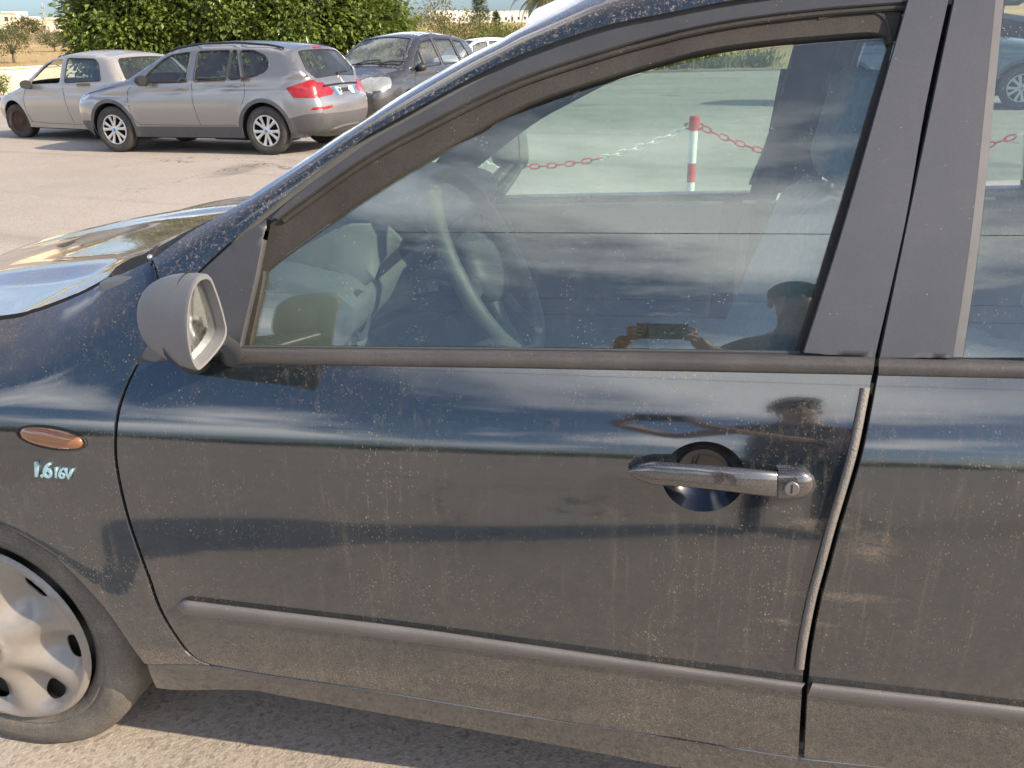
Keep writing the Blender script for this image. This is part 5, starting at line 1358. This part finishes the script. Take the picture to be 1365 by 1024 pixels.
DRYBARK = simple('dry_frond_bark', (0.30, 0.21, 0.12), 0.95, var=0.3, scale=10.0, bump=0.5, bscale=20.0)

def leaf_mesh(name, C, Nn, size, mat, parent, aspect=0.45, fold=0.25, droop=0.3):
    "many small folded leaves: C centres, Nn outward directions"
    n = len(C); up = np.array([0, 0, 1.0])
    d = Nn+rng.normal(0, 0.65, (n, 3)); d[:, 2] -= droop; d /= np.linalg.norm(d, axis=1)[:, None]
    s = np.cross(d, up+rng.normal(0, 0.5, (n, 3))); s /= np.linalg.norm(s, axis=1)[:, None]+1e-9
    nn = np.cross(s, d); L_ = size*rng.uniform(0.65, 1.25, n)[:, None]; Wd = L_*aspect
    base = C; tip = C+d*L_; mid = C+d*L_*0.5
    l = mid+s*Wd*0.5+nn*Wd*fold; r = mid-s*Wd*0.5+nn*Wd*fold
    V = np.stack([base, l, tip, r], 1).reshape(-1, 3)
    me = bpy.data.meshes.new(name); me.vertices.add(4*n); me.vertices.foreach_set('co', V.ravel())
    idx = np.arange(4*n).reshape(n, 4)
    T = np.stack([idx[:, [0, 1, 2]], idx[:, [0, 2, 3]]], 1).reshape(-1)
    me.loops.add(len(T)); me.loops.foreach_set('vertex_index', T.astype(np.int32)); me.polygons.add(2*n)
    me.polygons.foreach_set('loop_start', np.arange(0, 6*n, 3, dtype=np.int32)); me.update(calc_edges=True)
    me.materials.append(mat); o = bpy.data.objects.new(name, me); COL.objects.link(o); o.parent = parent; return o
def crown_points(rx, ry, rz, zc, clumps, per, sig, low=-0.9, seed=0):
    g = np.random.default_rng(seed); C = []; Nn = []
    cl = g.normal(0, 1, (clumps*3, 3)); cl /= np.linalg.norm(cl, axis=1)[:, None]; cl = cl[cl[:, 2] > low][:clumps]
    k = 1+0.16*np.sin(cl[:, 0]*5+seed)*np.cos(cl[:, 1]*4.3)+0.10*np.sin(cl[:, 2]*7+cl[:, 0]*6+seed)
    rr = k*g.uniform(0.70, 1.0, len(cl)); ctr = cl*rr[:, None]*np.array([rx, ry, rz])
    for c, d in zip(ctr, cl):
        p = c+g.normal(0, sig, (per, 3))*np.array([1, 1, 0.8]); C.append(p); Nn.append(np.repeat(d[None], per, 0)+0.6*(p-c)/sig*0.5)
    C = np.concatenate(C); C[:, 2] += zc; return C, np.concatenate(Nn), ctr+np.array([0, 0, zc])
def limbs(name, root, h0, tips, r0, mat, ntip=12, seed=0):
    g = random.Random(seed); mb = MB()
    mb.tube([(0, 0, -0.05), (0.04, 0.02, h0*0.5), (0.02, -0.03, h0)], [r0*1.3, r0, r0*0.8], 8)
    for c in g.sample(list(range(len(tips))), min(ntip, len(tips))):
        t = Vector(tips[c])*0.93; m_ = Vector((t.x*0.35, t.y*0.35, lerp(h0, t.z, 0.55)))
        mb.tube([(0.02, -0.03, h0*0.92), m_, t], [r0*0.55, r0*0.32, r0*0.08], 6)
    return mb.build(name, mat, root)
def tree(name, loc, rx, ry, rz, zc, clumps, per, sig, size, leaf, label, cat='tree', group=None, seed=0, bark=BARK, aspect=0.45, droop=0.3, low=-0.9, r0=0.12):
    root = empty(name, loc, seed*1.3); tag(root, label, cat, group)
    C, Nn, tips = crown_points(rx, ry, rz, zc, clumps, per, sig, low, seed)
    C[:, 2] = np.maximum(C[:, 2], 0.05)
    leaf_mesh('crown', C, Nn, size, leaf, root, aspect, 0.25, droop)
    limbs('trunk', root, max(0.2, zc-rz*0.75), tips, r0, bark, 14, seed)
    return root
hp_ = [(190, 136, 1.35, 1.6, 1.9, 2.05), (240, 132, 2.3, 2.2, 2.35, 2.55), (325, 130, 2.4, 2.2, 2.35, 2.5), (420, 128, 2.15, 2.2, 2.1, 2.2), (492, 126, 1.45, 1.5, 1.45, 1.65)]
hl_ = ['leftmost glossy broadleaf tree, rising behind the old silver hatchback', 'second glossy broadleaf tree from the left, above the bonnet of the raised estate car', 'middle glossy broadleaf tree, above the roof of the raised estate car', 'fourth glossy broadleaf tree from the left, above the tailgate of the estate car', 'smallest and rightmost glossy broadleaf tree, above the dark people carrier']
for i, ((x, y, rx, ry, rz_, zc), lb) in enumerate(zip(hp_, hl_)):
    p = at_z(x, y); tree('broadleaf_tree', (p.x, p.y, 0.0), rx, ry, rz_, zc, 330, 62, 0.24, 0.20, LEAF_A, lb, 'tree', 'row of broadleaf trees behind the parked cars', i+1, droop=0.45, aspect=0.46)

def on_terrain(px, py, rmax=900, r0=25):
    d = ray(px, py); d = d/math.hypot(d.x, d.y); r = r0
    while r < rmax:
        p = ORG+d*r
        if p.z <= ground_h(p.x, p.y): return p
        r *= 1.01
    p = ORG+d*rmax; p.z = ground_h(p.x, p.y); return p
def at_dist(px, r):
    d = ray(px, 60); d = Vector((d.x, d.y, 0)).normalized(); p = Vector((d.x*r, d.y*r, 0)); p.z = ground_h(p.x, p.y); return p
# bushes beyond the lot
bs_ = [(568, 50, 2.2, 1.9, 1.5, 'wide dusty bush right of the broadleaf trees'), (592, 56, 2.6, 2.1, 1.8, 'tallest dusty bush between the broadleaf trees and the conifer'), (622, 60, 2.0, 1.7, 1.2, 'low dusty bush at the foot of the conifer'), (655, 58, 1.8, 1.5, 1.1, 'low pale bush just right of the conifer'), (672, 52, 1.5, 1.5, 0.9, 'yellow green bush beside the roof edge of the dark car')]
for i, (px, r, rx, rz_, zc, lb) in enumerate(bs_):
    p = at_dist(px, r); tree('bush', p, rx, rx, rz_, zc, 90, 26, 0.26, 0.20, LEAF_C if i != 4 else LEAF_A, lb, 'bush', 'bushes beyond the lot', 20+i, low=-0.5, r0=0.06)
# thin bare sapling in front of the bushes
p = at_dist(563, 46); root = empty('bare_sapling', p); tag(root, 'thin leafless sapling at the right end of the broadleaf trees', 'tree')
for k in range(6):
    a = k*1.05; mb = MB(); mb.tube([(0, 0, 0), (0.12*math.cos(a), 0.12*math.sin(a), 1.2), (0.35*math.cos(a), 0.35*math.sin(a), 2.7+0.15*k)], [0.025, 0.016, 0.004], 5); mb.build('branch', DRYBARK, root)
# conifer: whorls of drooping needle sprays
def conifer(px, r, H, rad, label, seed):
    g = np.random.default_rng(seed); p = at_dist(px, r); root = empty('conifer', p); tag(root, label, 'tree', 'conifers beyond the lot'); C = []; Nn = []
    for lev in np.linspace(0.06, 0.99, 26):
        R_ = rad*(1-lev)**0.85+0.06
        for k in range(9):
            a = g.uniform(0, 6.28); m = int(10+20*(1-lev)); t = g.uniform(0.15, 1, m)[:, None]
            q = np.concatenate([t*R_*math.cos(a), t*R_*math.sin(a), lev*H+t*R_*0.12-0.10*t*t], 1)+g.normal(0, 0.07, (m, 3)); C.append(q); Nn.append(np.repeat([[math.cos(a), math.sin(a), 0.2]], m, 0))
    leaf_mesh('crown', np.concatenate(C), np.concatenate(Nn), 0.24, LEAF_D, root, 0.28, 0.2, 0.25)
    mb = MB(); mb.tube([(0, 0, -0.1), (0, 0, H*0.97)], [0.13, 0.02], 8); mb.build('trunk', BARK, root)
conifer(641, 66, 6.0, 1.15, 'tall narrow conifer standing alone against the sky', 3)
conifer(662, 78, 3.7, 0.8, 'small dark conifer to the right of the tall one', 4)
# palm
p = at_dist(728, 48); PALM = empty('palm_tree', p); tag(PALM, 'palm tree with hanging dry fronds above the roof edge of the dark car', 'tree')
mb = MB(); mb.tube([(0, 0, -0.1), (0.05, 0, 1.7), (0, 0.05, 3.7)], [0.30, 0.26, 0.30], 12); mb.build('trunk', DRYBARK, PALM)
g = random.Random(5)
for k in range(46):
    a = k*2.4+g.uniform(-0.2, 0.2); el = lerp(R(75), R(-55), (k/45)**0.9); L_ = g.uniform(1.9, 2.5)
    pts = []; q = Vector((0.15*math.cos(a), 0.15*math.sin(a), 3.75)); d_el = el
    for j in range(9):
        pts.append(q.copy()); q = q+Vector((math.cos(a)*math.cos(d_el), math.sin(a)*math.cos(d_el), math.sin(d_el)))*L_/8; d_el -= 0.16+0.03*j
    mb = MB(); mb.tube(pts, [0.03-0.003*j for j in range(9)], 5)
    for j in range(1, 9):
        for m in range(4):
            b = pts[j-1].lerp(pts[j], m/4); t = (pts[j]-pts[j-1]).normalized(); s = t.cross(Vector((0, 0, 1))).normalized()
            for sg in (-1, 1):
                ll = 0.55*math.sin(math.pi*min(0.95, 0.15+j/10)); e = b+(s*sg*0.75+t*0.55+Vector((0, 0, -0.42))).normalized()*ll; w_ = t*0.022
                mb.add([b-w_, b+w_, e], [(0, 1, 2)])
    mb.build('frond', LEAF_E if k < 34 else LEAF_F, PALM)
# succulent clump at the end of the lot, seen through the cabin
for i, (px, r, w_, h_, lb) in enumerate([(902, 43.6, 1.5, 0.75, 'spiky green clump at the far edge of the lot, left one'), (955, 43.9, 1.7, 0.95, 'spiky green clump at the far edge of the lot, middle one'), (1012, 44.6, 1.2, 0.7, 'spiky green clump at the far edge of the lot, right one'), (850, 44.5, 1.3, 0.8, 'spiky green clump at the far edge of the lot, nearest the roof pillar')]):
    p = at_dist(px, r); root = empty('spiky_plant', p); tag(root, lb, 'plant', 'plants along the far edge of the lot')
    g2 = np.random.default_rng(40+i); n_ = 420; C = np.stack([g2.normal(0, w_*0.42, n_), g2.normal(0, 0.4, n_), np.abs(g2.normal(0, h_*0.45, n_))], 1); Nn = np.stack([C[:, 0]*0.4, C[:, 1]*0.4, np.full(n_, 0.9)], 1)
    leaf_mesh('blades', C, Nn, 0.48, LEAF_A if i % 2 else LEAF_C, root, 0.16, 0.2, -0.3)
    mb = MB(); mb.tube([(-0.5, 0, 0), (0, 0.05, 0.12), (0.5, 0, 0.2)], [0.05, 0.06, 0.03], 6); mb.build('stem', BARK, root)
# kerb of the far edge
mb = MB(); mb.box((-6, 42.75, 0.0), (30, 42.95, 0.12), 0.02); KERB = mb.build('kerb', simple('kerb_concrete', (0.34, 0.31, 0.27), 0.9, var=0.15, scale=3.0), None); tag(KERB, kind='structure')
# dry scrub, olives in the field on the left
for i, (px, r, rx, rz_, leaf, lb) in enumerate([(14, 95, 1.8, 1.3, LEAF_B, 'round olive tree alone in the dry field at the far left'), (72, 128, 1.7, 1.0, LEAF_B, 'small olive tree in the dry field beside the broadleaf trees'), (40, 300, 5.5, 1.8, LEAF_B, 'broad green clump below the far white houses')]):
    p = at_dist(px, r); tree('olive_tree', p, rx, rx, rz_, rz_*1.35, 70, 26, rx*0.14, rx*0.13, leaf, lb, 'tree', 'olive trees in the dry field', 60+i, low=-0.6, r0=0.12)
C = []; g3 = np.random.default_rng(9)
for k in range(150):
    px = g3.uniform(-40, 560); r = g3.uniform(185, 290); q = at_dist(px, r); h = g3.uniform(0.9, 2.4)
    c = g3.normal(0, 1, (34, 3))*np.array([h*0.6, h*0.6, h*0.35])+np.array([q.x, q.y, q.z+h*0.5]); C.append(c)
C = np.concatenate(C); sc_o = leaf_mesh('dry_scrub_belt', C, np.tile([0, 0, 1.0], (len(C), 1)), 0.8, LEAF_F, None, 0.25, 0.2, -0.2); tag(sc_o, 'grey brown belt of dry scrub across the field', 'scrub', kind='stuff')
C = []
for k in range(500):
    px = g3.uniform(-60, 700); r = g3.uniform(50, 150); q = at_dist(px, r); h = g3.uniform(0.10, 0.35)
    C.append(g3.normal(0, 1, (12, 3))*np.array([h*1.5, h*1.5, h*0.3])+np.array([q.x, q.y, q.z+h*0.4]))
C = np.concatenate(C); sc_o = leaf_mesh('dry_grass', C, np.tile([0, 0, 1.0], (len(C), 1)), 0.35, LEAF_F, None, 0.12, 0.1, -0.6); tag(sc_o, 'tufts of dry grass scattered over the field', 'grass', kind='stuff')
p = at_z(4, 127); tree('weed', (p.x, p.y, 0), 0.35, 0.35, 0.4, 0.42, 26, 16, 0.09, 0.12, LEAF_A, 'green weed at the foot of the cream wall', 'plant', None, 77, low=-0.8, r0=0.02)

# ------------------------------------------------------------------ far houses
HW = [simple('house_white', (0.74, 0.72, 0.68), 0.9, var=0.06, scale=0.6), simple('house_cream', (0.62, 0.52, 0.40), 0.9, var=0.08, scale=0.6), simple('house_terracotta', (0.46, 0.28, 0.19), 0.9, var=0.1, scale=0.6)]
WIN = simple('far_window', (0.05, 0.055, 0.065), 0.3)
hs_ = [(2, 345, 9, 4.4, 0, 'white flat-roofed house at the far left edge on the hill'), (11, 330, 7, 5.8, 1, 'tall cream house beside the mast on the hill'), (20, 350, 9, 3.6, 2, 'terracotta house left of the hilltop white house'), (27, 362, 8, 6.2, 0, 'taller white house on the hill with parapet'), (38, 372, 11, 4.6, 0, 'long white house above the green clump on the hill'), (50, 360, 10, 3.6, 2, 'long low terracotta house on the hill'), (61, 368, 9, 3.8, 2, 'terracotta house near the lattice mast'), (72, 350, 8, 3.6, 1, 'cream house nearest the broadleaf trees on the hill'), (84, 365, 9, 4.2, 2, 'terracotta house partly behind the first broadleaf tree')]
def house(px, r, w, h, mi, label, d=7.0, name='house'):
    p = at_dist(px, r); a = math.atan2(p.y, p.x)-math.pi/2; root = empty(name, p, a+0.15*math.sin(px)); tag(root, label, 'house' if name == 'house' else 'building', 'far houses on the hill' if name == 'house' else None)
    mb = MB(); mb.box((-w/2, -d/2, -1), (w/2, d/2, h)); mb.build('wall', HW[mi], root, False, None)
    mb = MB(); mb.box((-w/2-0.12, -d/2-0.12, h), (w/2+0.12, d/2+0.12, h+0.35)); mb.build('parapet', HW[(mi*2) % 3], root, False, None)
    n = max(2, int(w/3))
    for fl in range(2 if h > 5 else 1):
        for k in range(n):
            x = -w/2+(k+0.5)*w/n; z = 1.0+fl*2.8; mb = MB(); mb.box((x-0.5, -d/2-0.04, z), (x+0.5, -d/2+0.1, z+1.2)); f = mb.build('window', WIN, root, False, None)
    mb = MB(); mb.box((-w/2+0.6, -d/2-0.05, 0), (-w/2+1.5, -d/2+0.1, 2.1)); mb.build('door', HW[2], root, False, None)
for a in hs_: house(*a)
house(604, 420, 22, 5.0, 0, 'long white warehouse far beyond the bushes, left of the conifer', 14, 'warehouse'); house(672, 430, 24, 4.6, 0, 'long white warehouse far beyond the bushes, right of the conifer', 14, 'warehouse')
MAST = simple('mast_steel', (0.42, 0.36, 0.33), 0.6, 0.3)
for px, r, h, lb in ((7, 320, 10.5, 'slender red-brown mast over the far houses at the left edge'), (68, 330, 9.5, 'thin lattice mast over the far terracotta houses')):
    p = at_dist(px, r); root = empty('mast', p); tag(root, lb, 'mast', 'masts on the hill')
    for k in range(3):
        a = k*2.09; mb = MB(); mb.tube([(0.45*math.cos(a), 0.45*math.sin(a), -0.5), (0.05*math.cos(a), 0.05*math.sin(a), h)], 0.07, 5); mb.build('mast_leg', MAST, root)
    for k in range(6):
        z = h*(k+0.5)/6.5; w_ = 0.45*(1-z/h)+0.06; mb = MB(); mb.tube([(w_*math.cos(a), w_*math.sin(a), z) for a in (0, 2.09, 4.19)], 0.04, 4, True); mb.build('brace', MAST, root)
    mb = MB(); mb.box((-0.5, -0.12, h*0.80), (0.5, 0.12, h*0.88)); mb.build('aerial', MAST, root, False, None)
# ------------------------------------------------------------------ barrier posts and chain beyond the car
P1 = at_y(926, 155, 5.55); SPAN = 2.12
posts = [Vector((P1.x+k*SPAN, P1.y+0.02*k, 0)) for k in (-1, 0, 1, 2)]; PH = P1.z
plab = ['red and white barrier post left of the one in the passenger window', 'red and white barrier post seen through the passenger window', 'red and white barrier post seen through the rear door window', 'red and white barrier post farthest to the right behind the car']
def bpost(p, label):
    root = empty('barrier_post', (p.x, p.y, 0.004), random.uniform(-0.3, 0.3)); tag(root, label, 'post', 'barrier posts with chain')
    mb = MB(); mb.lathe([(0.0, 0.0), (0.15, 0.0), (0.15, 0.015), (0.13, 0.035), (0.03, 0.05), (0.028, 0.06)], 24); mb.build('base', BLACKPL, root)
    zs = [0.05, 0.16, 0.28, 0.40, 0.525, 0.645, PH-0.075]; r = 0.0265
    for k in range(len(zs)-1):
        mb = MB(); mb.lathe([(r, zs[k]), (r, zs[k+1])], 18); mb.build('band', REDP if k % 2 == 0 else WHITEP, root)
    mb = MB(); mb.lathe([(r+0.004, PH-0.09), (r+0.006, PH-0.075), (r+0.006, PH-0.012), (r-0.004, PH-0.001), (0.0, PH)], 18); mb.build('cap', REDP, root)
    for sg in (-1, 1):
        mb = MB(); mb.tube([(sg*(r), 0, PH-0.085), (sg*(r+0.028), 0, PH-0.075), (sg*(r+0.032), 0, PH-0.055), (sg*(r+0.012), 0, PH-0.048)], 0.007, 6); mb.build('hook', REDP, root)
for p, lb in zip(posts, plab): bpost(p, lb)
lk = MB(); lk.tube([(0.030*math.copysign(abs(math.cos(a))**0.7, math.cos(a))*1.15, 0.0, 0.0155*math.sin(a)) for a in np.linspace(0, 2*math.pi, 17)[:-1]], 0.0052, 6, True)
LINK_R = lk.build('link', REDP); LINK_W = mesh_obj('link', lk.v, lk.f, WHITEP)
link_meshes = (LINK_R.data, LINK_W.data); bpy.data.objects.remove(LINK_R); bpy.data.objects.remove(LINK_W)
clab = ['red and white plastic chain hanging left of the post in the passenger window', 'red and white plastic chain hanging right of the post in the passenger window', 'red and white plastic chain right of the post in the rear door window']
for s, lb in enumerate(clab):
    a, b = posts[s]+Vector((0.05, 0, PH-0.068)), posts[s+1]+Vector((-0.05, 0, PH-0.068)); sag = 0.24
    root = empty('barrier_chain', (a.x, a.y, 0.004)); tag(root, lb, 'chain', 'chains between the barrier posts')
    cur = [a.lerp(b, t)-Vector((0, 0, sag*4*t*(1-t))) for t in np.linspace(0, 1, 200)]
    d = [0]
    for q, w in zip(cur[:-1], cur[1:]): d.append(d[-1]+(w-q).length)
    n = int(d[-1]/0.0575)
    for k in range(n):
        t = (k+0.5)/n*d[-1]; i = int(np.searchsorted(d, t)); q = cur[i]; tg_ = (cur[min(i+1, 199)]-cur[i-1]).normalized()
        f = (k/n) if s != 2 else 1-k/n
        red = (f < 0.30) or (0.30 <= f < 0.74)
        red = (int((n-k if s == 0 else k)/11)+(1 if s == 0 else 0)) % 2 == 0
        o = bpy.data.objects.new('link', link_meshes[0 if red else 1]); COL.objects.link(o); o.parent = root
        o.location = (q.x-a.x, q.y-a.y, q.z-0.004)
        o.rotation_euler = Matrix.Rotation(-math.atan2(tg_.z, tg_.x), 3, 'Y').to_4x4().to_euler() if k % 2 == 0 else (Matrix.Rotation(-math.atan2(tg_.z, tg_.x), 3, 'Y') @ Matrix.Rotation(R(80), 3, 'X')).to_euler()

# ------------------------------------------------------------------ what the paint and glass mirror: hedge, wires, the photographer
C = []; Nn = []
for k in range(16):
    x = -70+k*9.5; y = -46-4*math.sin(k*1.7)
    c, n_, _t = crown_points(5.0, 3.0, 1.3*(0.9+0.35*math.sin(k*2.3+1)), 1.0, 80, 22, 0.5, -0.4, 90+k)
    c[:, 2] = np.maximum(c[:, 2], 0.05); C.append(c+np.array([x, y, 0])); Nn.append(n_)
hg = leaf_mesh('roadside_hedge', np.concatenate(C), np.concatenate(Nn), 0.42, LEAF_B, None); tag(hg, 'dark roadside hedge behind the photographer, mirrored as a thin line in the door', 'hedge', kind='stuff')
WIRE = simple('black_cable', (0.02, 0.02, 0.02), 0.6)
for k, (y, z, sag) in enumerate(((-7.5, 7.4, 0.75), (-9.5, 6.4, 0.9), (-9.9, 6.0, 0.9))):
    root = MB(); root.tube([(x, y-0.02*x, z-sag*(1-(x/30)**2)) for x in np.linspace(-30, 30, 41)], 0.012 if k == 0 else 0.006, 5)
    tag(root.build('overhead_cable', WIRE, None), ['thick overhead cable mirrored across the driver window', 'upper thin overhead cable mirrored in the driver window', 'lower thin overhead cable mirrored in the driver window'][k], 'cable', 'overhead cables')
for sx in (-30, 30):
    root = empty('utility_pole', (sx, -9-0.02*sx, 0)); tag(root, 'wooden utility pole carrying the cables, %s of the car' % ('ahead' if sx < 0 else 'rearward'), 'pole', 'utility poles')
    mb = MB(); mb.tube([(0, 0, -0.2), (0, 0, 7.8)], [0.14, 0.10], 10); mb.build('shaft', BARK, root)
    mb = MB(); mb.box((-0.06, -1.2, 6.2), (0.06, 2.0, 6.32)); mb.build('cross_arm', BARK, root)

def skin_mesh(name, verts, edges, radii, sub=2, rootv=0):
    me = bpy.data.meshes.new(name); me.from_pydata([tuple(v) for v in verts], edges, []); o = bpy.data.objects.new(name, me); COL.objects.link(o)
    sk = o.modifiers.new('skin', 'SKIN'); sk.use_smooth_shade = True; sb_ = o.modifiers.new('sub', 'SUBSURF'); sb_.levels = sub; sb_.render_levels = sub
    for i, r in enumerate(radii): me.skin_vertices[0].data[i].radius = r if hasattr(r, '__len__') else (r, r); me.skin_vertices[0].data[i].use_root = (i == rootv)
    dg = bpy.context.evaluated_depsgraph_get(); dg.update(); out = bpy.data.meshes.new_from_object(o.evaluated_get(dg)); bpy.data.objects.remove(o); return out
PB = Vector((0.53, -0.47, 0))                    # the photographer's feet
PERSON = empty('person', (PB.x, PB.y, 0.004)); PERSON.rotation_euler.z = 0.0; tag(PERSON, 'person in purple shirt and dark cap holding up a phone, mirrored in the window', 'person')
J = dict(pel=(0, 0, 0.95), waist=(0, 0.01, 1.08), chest=(0, 0.03, 1.28), neckb=(0, 0.05, 1.45), neck=(0, 0.07, 1.53), head=(-0.01, 0.10, 1.64), crown=(-0.01, 0.10, 1.74))
for sg, n_ in ((-1, 'l'), (1, 'r')):
    J['hip'+n_] = (sg*0.095, 0, 0.90); J['knee'+n_] = (sg*0.11, 0.03, 0.49); J['ank'+n_] = (sg*0.12, -0.02, 0.09); J['toe'+n_] = (sg*0.135, 0.15, 0.04)
    J['sho'+n_] = (sg*0.185, 0.03, 1.41); J['elb'+n_] = ((-0.42, 0.18, 1.19) if sg < 0 else (0.02, 0.22, 1.16))
hl = Vector((-0.035, -0.03, 1.352))-PB; hr_ = Vector((0.145, -0.03, 1.352))-PB
J['wril'] = tuple(hl+Vector((-0.045, -0.03, -0.055))); J['wrir'] = tuple(hr_+Vector((0.045, -0.03, -0.055))); J['pall'] = tuple(hl+Vector((-0.012, -0.008, -0.01))); J['palr'] = tuple(hr_+Vector((0.012, -0.008, -0.01)))
ks = list(J); ix = {k: i for i, k in enumerate(ks)}
E_ = [('pel', 'waist'), ('waist', 'chest'), ('chest', 'neckb'), ('neckb', 'neck'), ('neck', 'head'), ('head', 'crown')]
for n_ in 'lr': E_ += [('pel', 'hip'+n_), ('hip'+n_, 'knee'+n_), ('knee'+n_, 'ank'+n_), ('ank'+n_, 'toe'+n_), ('neckb', 'sho'+n_), ('sho'+n_, 'elb'+n_), ('elb'+n_, 'wri'+n_), ('wri'+n_, 'pal'+n_)]
rad_ = dict(pel=(0.19, 0.20), waist=(0.195, 0.21), chest=(0.195, 0.185), neckb=(0.09, 0.075), neck=0.056, head=(0.082, 0.098), crown=(0.066, 0.082), hip=0.10, knee=0.058, ank=0.043, toe=(0.042, 0.034), sho=0.062, elb=0.042, wri=0.028, pal=(0.030, 0.022))
body = skin_mesh('body', [J[k] for k in ks], [(ix[a], ix[b]) for a, b in E_], [rad_.get(k, rad_.get(k[:-1])) for k in ks], 2, ix['pel'])
SKIN = simple('skin', (0.42, 0.25, 0.17), 0.5, var=0.06); SHIRT = simple('purple_shirt', (0.085, 0.05, 0.085), 0.9, var=0.2, scale=12.0); JEANS = simple('dark_trousers', (0.03, 0.032, 0.04), 0.9, var=0.2); SHOE = simple('shoe', (0.05, 0.045, 0.04), 0.7); HAIR = simple('dark_cap', (0.02, 0.018, 0.016), 0.85)
for m in (SKIN, SHIRT, JEANS, SHOE): body.materials.append(m)
for pl in body.polygons:
    c = pl.center; arm = math.hypot(c.x, c.y-0.03) > 0.24 and c.z > 1.0
    if c.z < 0.085: mi = 3
    elif c.z < 1.0 and not arm: mi = 2
    elif c.z > 1.475: mi = 0
    elif arm and (c.y > 0.10 or c.z < 1.2): mi = 0
    else: mi = 1
    pl.material_index = mi; pl.use_smooth = True
o = bpy.data.objects.new('body', body); COL.objects.link(o); o.parent = PERSON
hd = Vector(J['head'])+Vector((0, 0.0, 0.03))
mb = MB(); mb.sphere(hd+Vector((0, -0.015, 0.062)), (0.093, 0.110, 0.066), 20, 12); mb.v = [v for v in mb.v]; mb.tube([hd+Vector((0, 0.07, 0.055)), hd+Vector((0, 0.13, 0.05)), hd+Vector((0, 0.175, 0.035))], [0.075, 0.07, 0.04], 12, flat=0.14); mb.build('cap', HAIR, PERSON)
fy = 0.098
mb = MB(); mb.tube([hd+Vector((0, fy-0.012, 0.015)), hd+Vector((0, fy+0.016, -0.022)), hd+Vector((0, fy, -0.030))], [0.010, 0.016, 0.013], 8); mb.build('nose', SKIN, PERSON)
for sg in (-1, 1):
    mb = MB(); mb.sphere(hd+Vector((sg*0.032, fy-0.010, 0.008)), 0.012, 10, 8); mb.build('eye', HAIR, PERSON)
    mb = MB(); mb.sphere(hd+Vector((sg*0.086, 0.0, -0.005)), (0.012, 0.022, 0.032), 10, 8); mb.build('ear', SKIN, PERSON)
mb = MB(); mb.tube([hd+Vector((-0.024, fy-0.014, -0.058)), hd+Vector((0, fy-0.003, -0.060)), hd+Vector((0.024, fy-0.014, -0.058))], 0.006, 6); mb.build('mouth', simple('lips', (0.32, 0.13, 0.11), 0.5), PERSON)
for sg, base in ((-1, hl), (1, hr_)):
    for k in range(4):
        z0 = 0.030-0.019*k; ln = (0.032, 0.036, 0.034, 0.027)[k]
        v = [base+Vector((sg*0.016, -0.016, z0)), base+Vector((sg*0.008, 0.014, z0+0.002)), base+Vector((-sg*0.006, 0.021, z0)), base+Vector((-sg*(ln-0.004), 0.019, z0-0.002))]
        me = skin_mesh('finger', v, [(0, 1), (1, 2), (2, 3)], [0.0085, 0.0085, 0.008, 0.0065], 1); me.materials.append(SKIN); o = bpy.data.objects.new('finger', me); COL.objects.link(o); o.parent = PERSON
    v = [base+Vector((sg*0.014, -0.022, -0.028)), base+Vector((sg*0.002, -0.026, -0.004)), base+Vector((-sg*0.016, -0.018, 0.010))]
    me = skin_mesh('thumb', v, [(0, 1), (1, 2)], [0.011, 0.0095, 0.0075], 1); me.materials.append(SKIN); o = bpy.data.objects.new('thumb', me); COL.objects.link(o); o.parent = PERSON
PHN = simple('phone_body', (0.02, 0.022, 0.026), 0.25, coat=0.6)
q = Matrix.Translation((0.055, -0.022, 1.372)) @ Matrix.Rotation(-PITCH, 4, 'X')
mb = MB(); mb.box((-0.08, -0.0045, -0.0375), (0.08, 0.0045, 0.0375), 0.003, q); PH_ = mb.build('phone', PHN, None); tag(PH_, 'dark phone held sideways, mirrored in the driver window', 'phone')
mb = MB(); mb.box((-0.076, 0.0045, -0.030), (-0.052, 0.0062, 0.030), 0.0008, q); mb.build('lens_bump', BLACKPL, PH_)
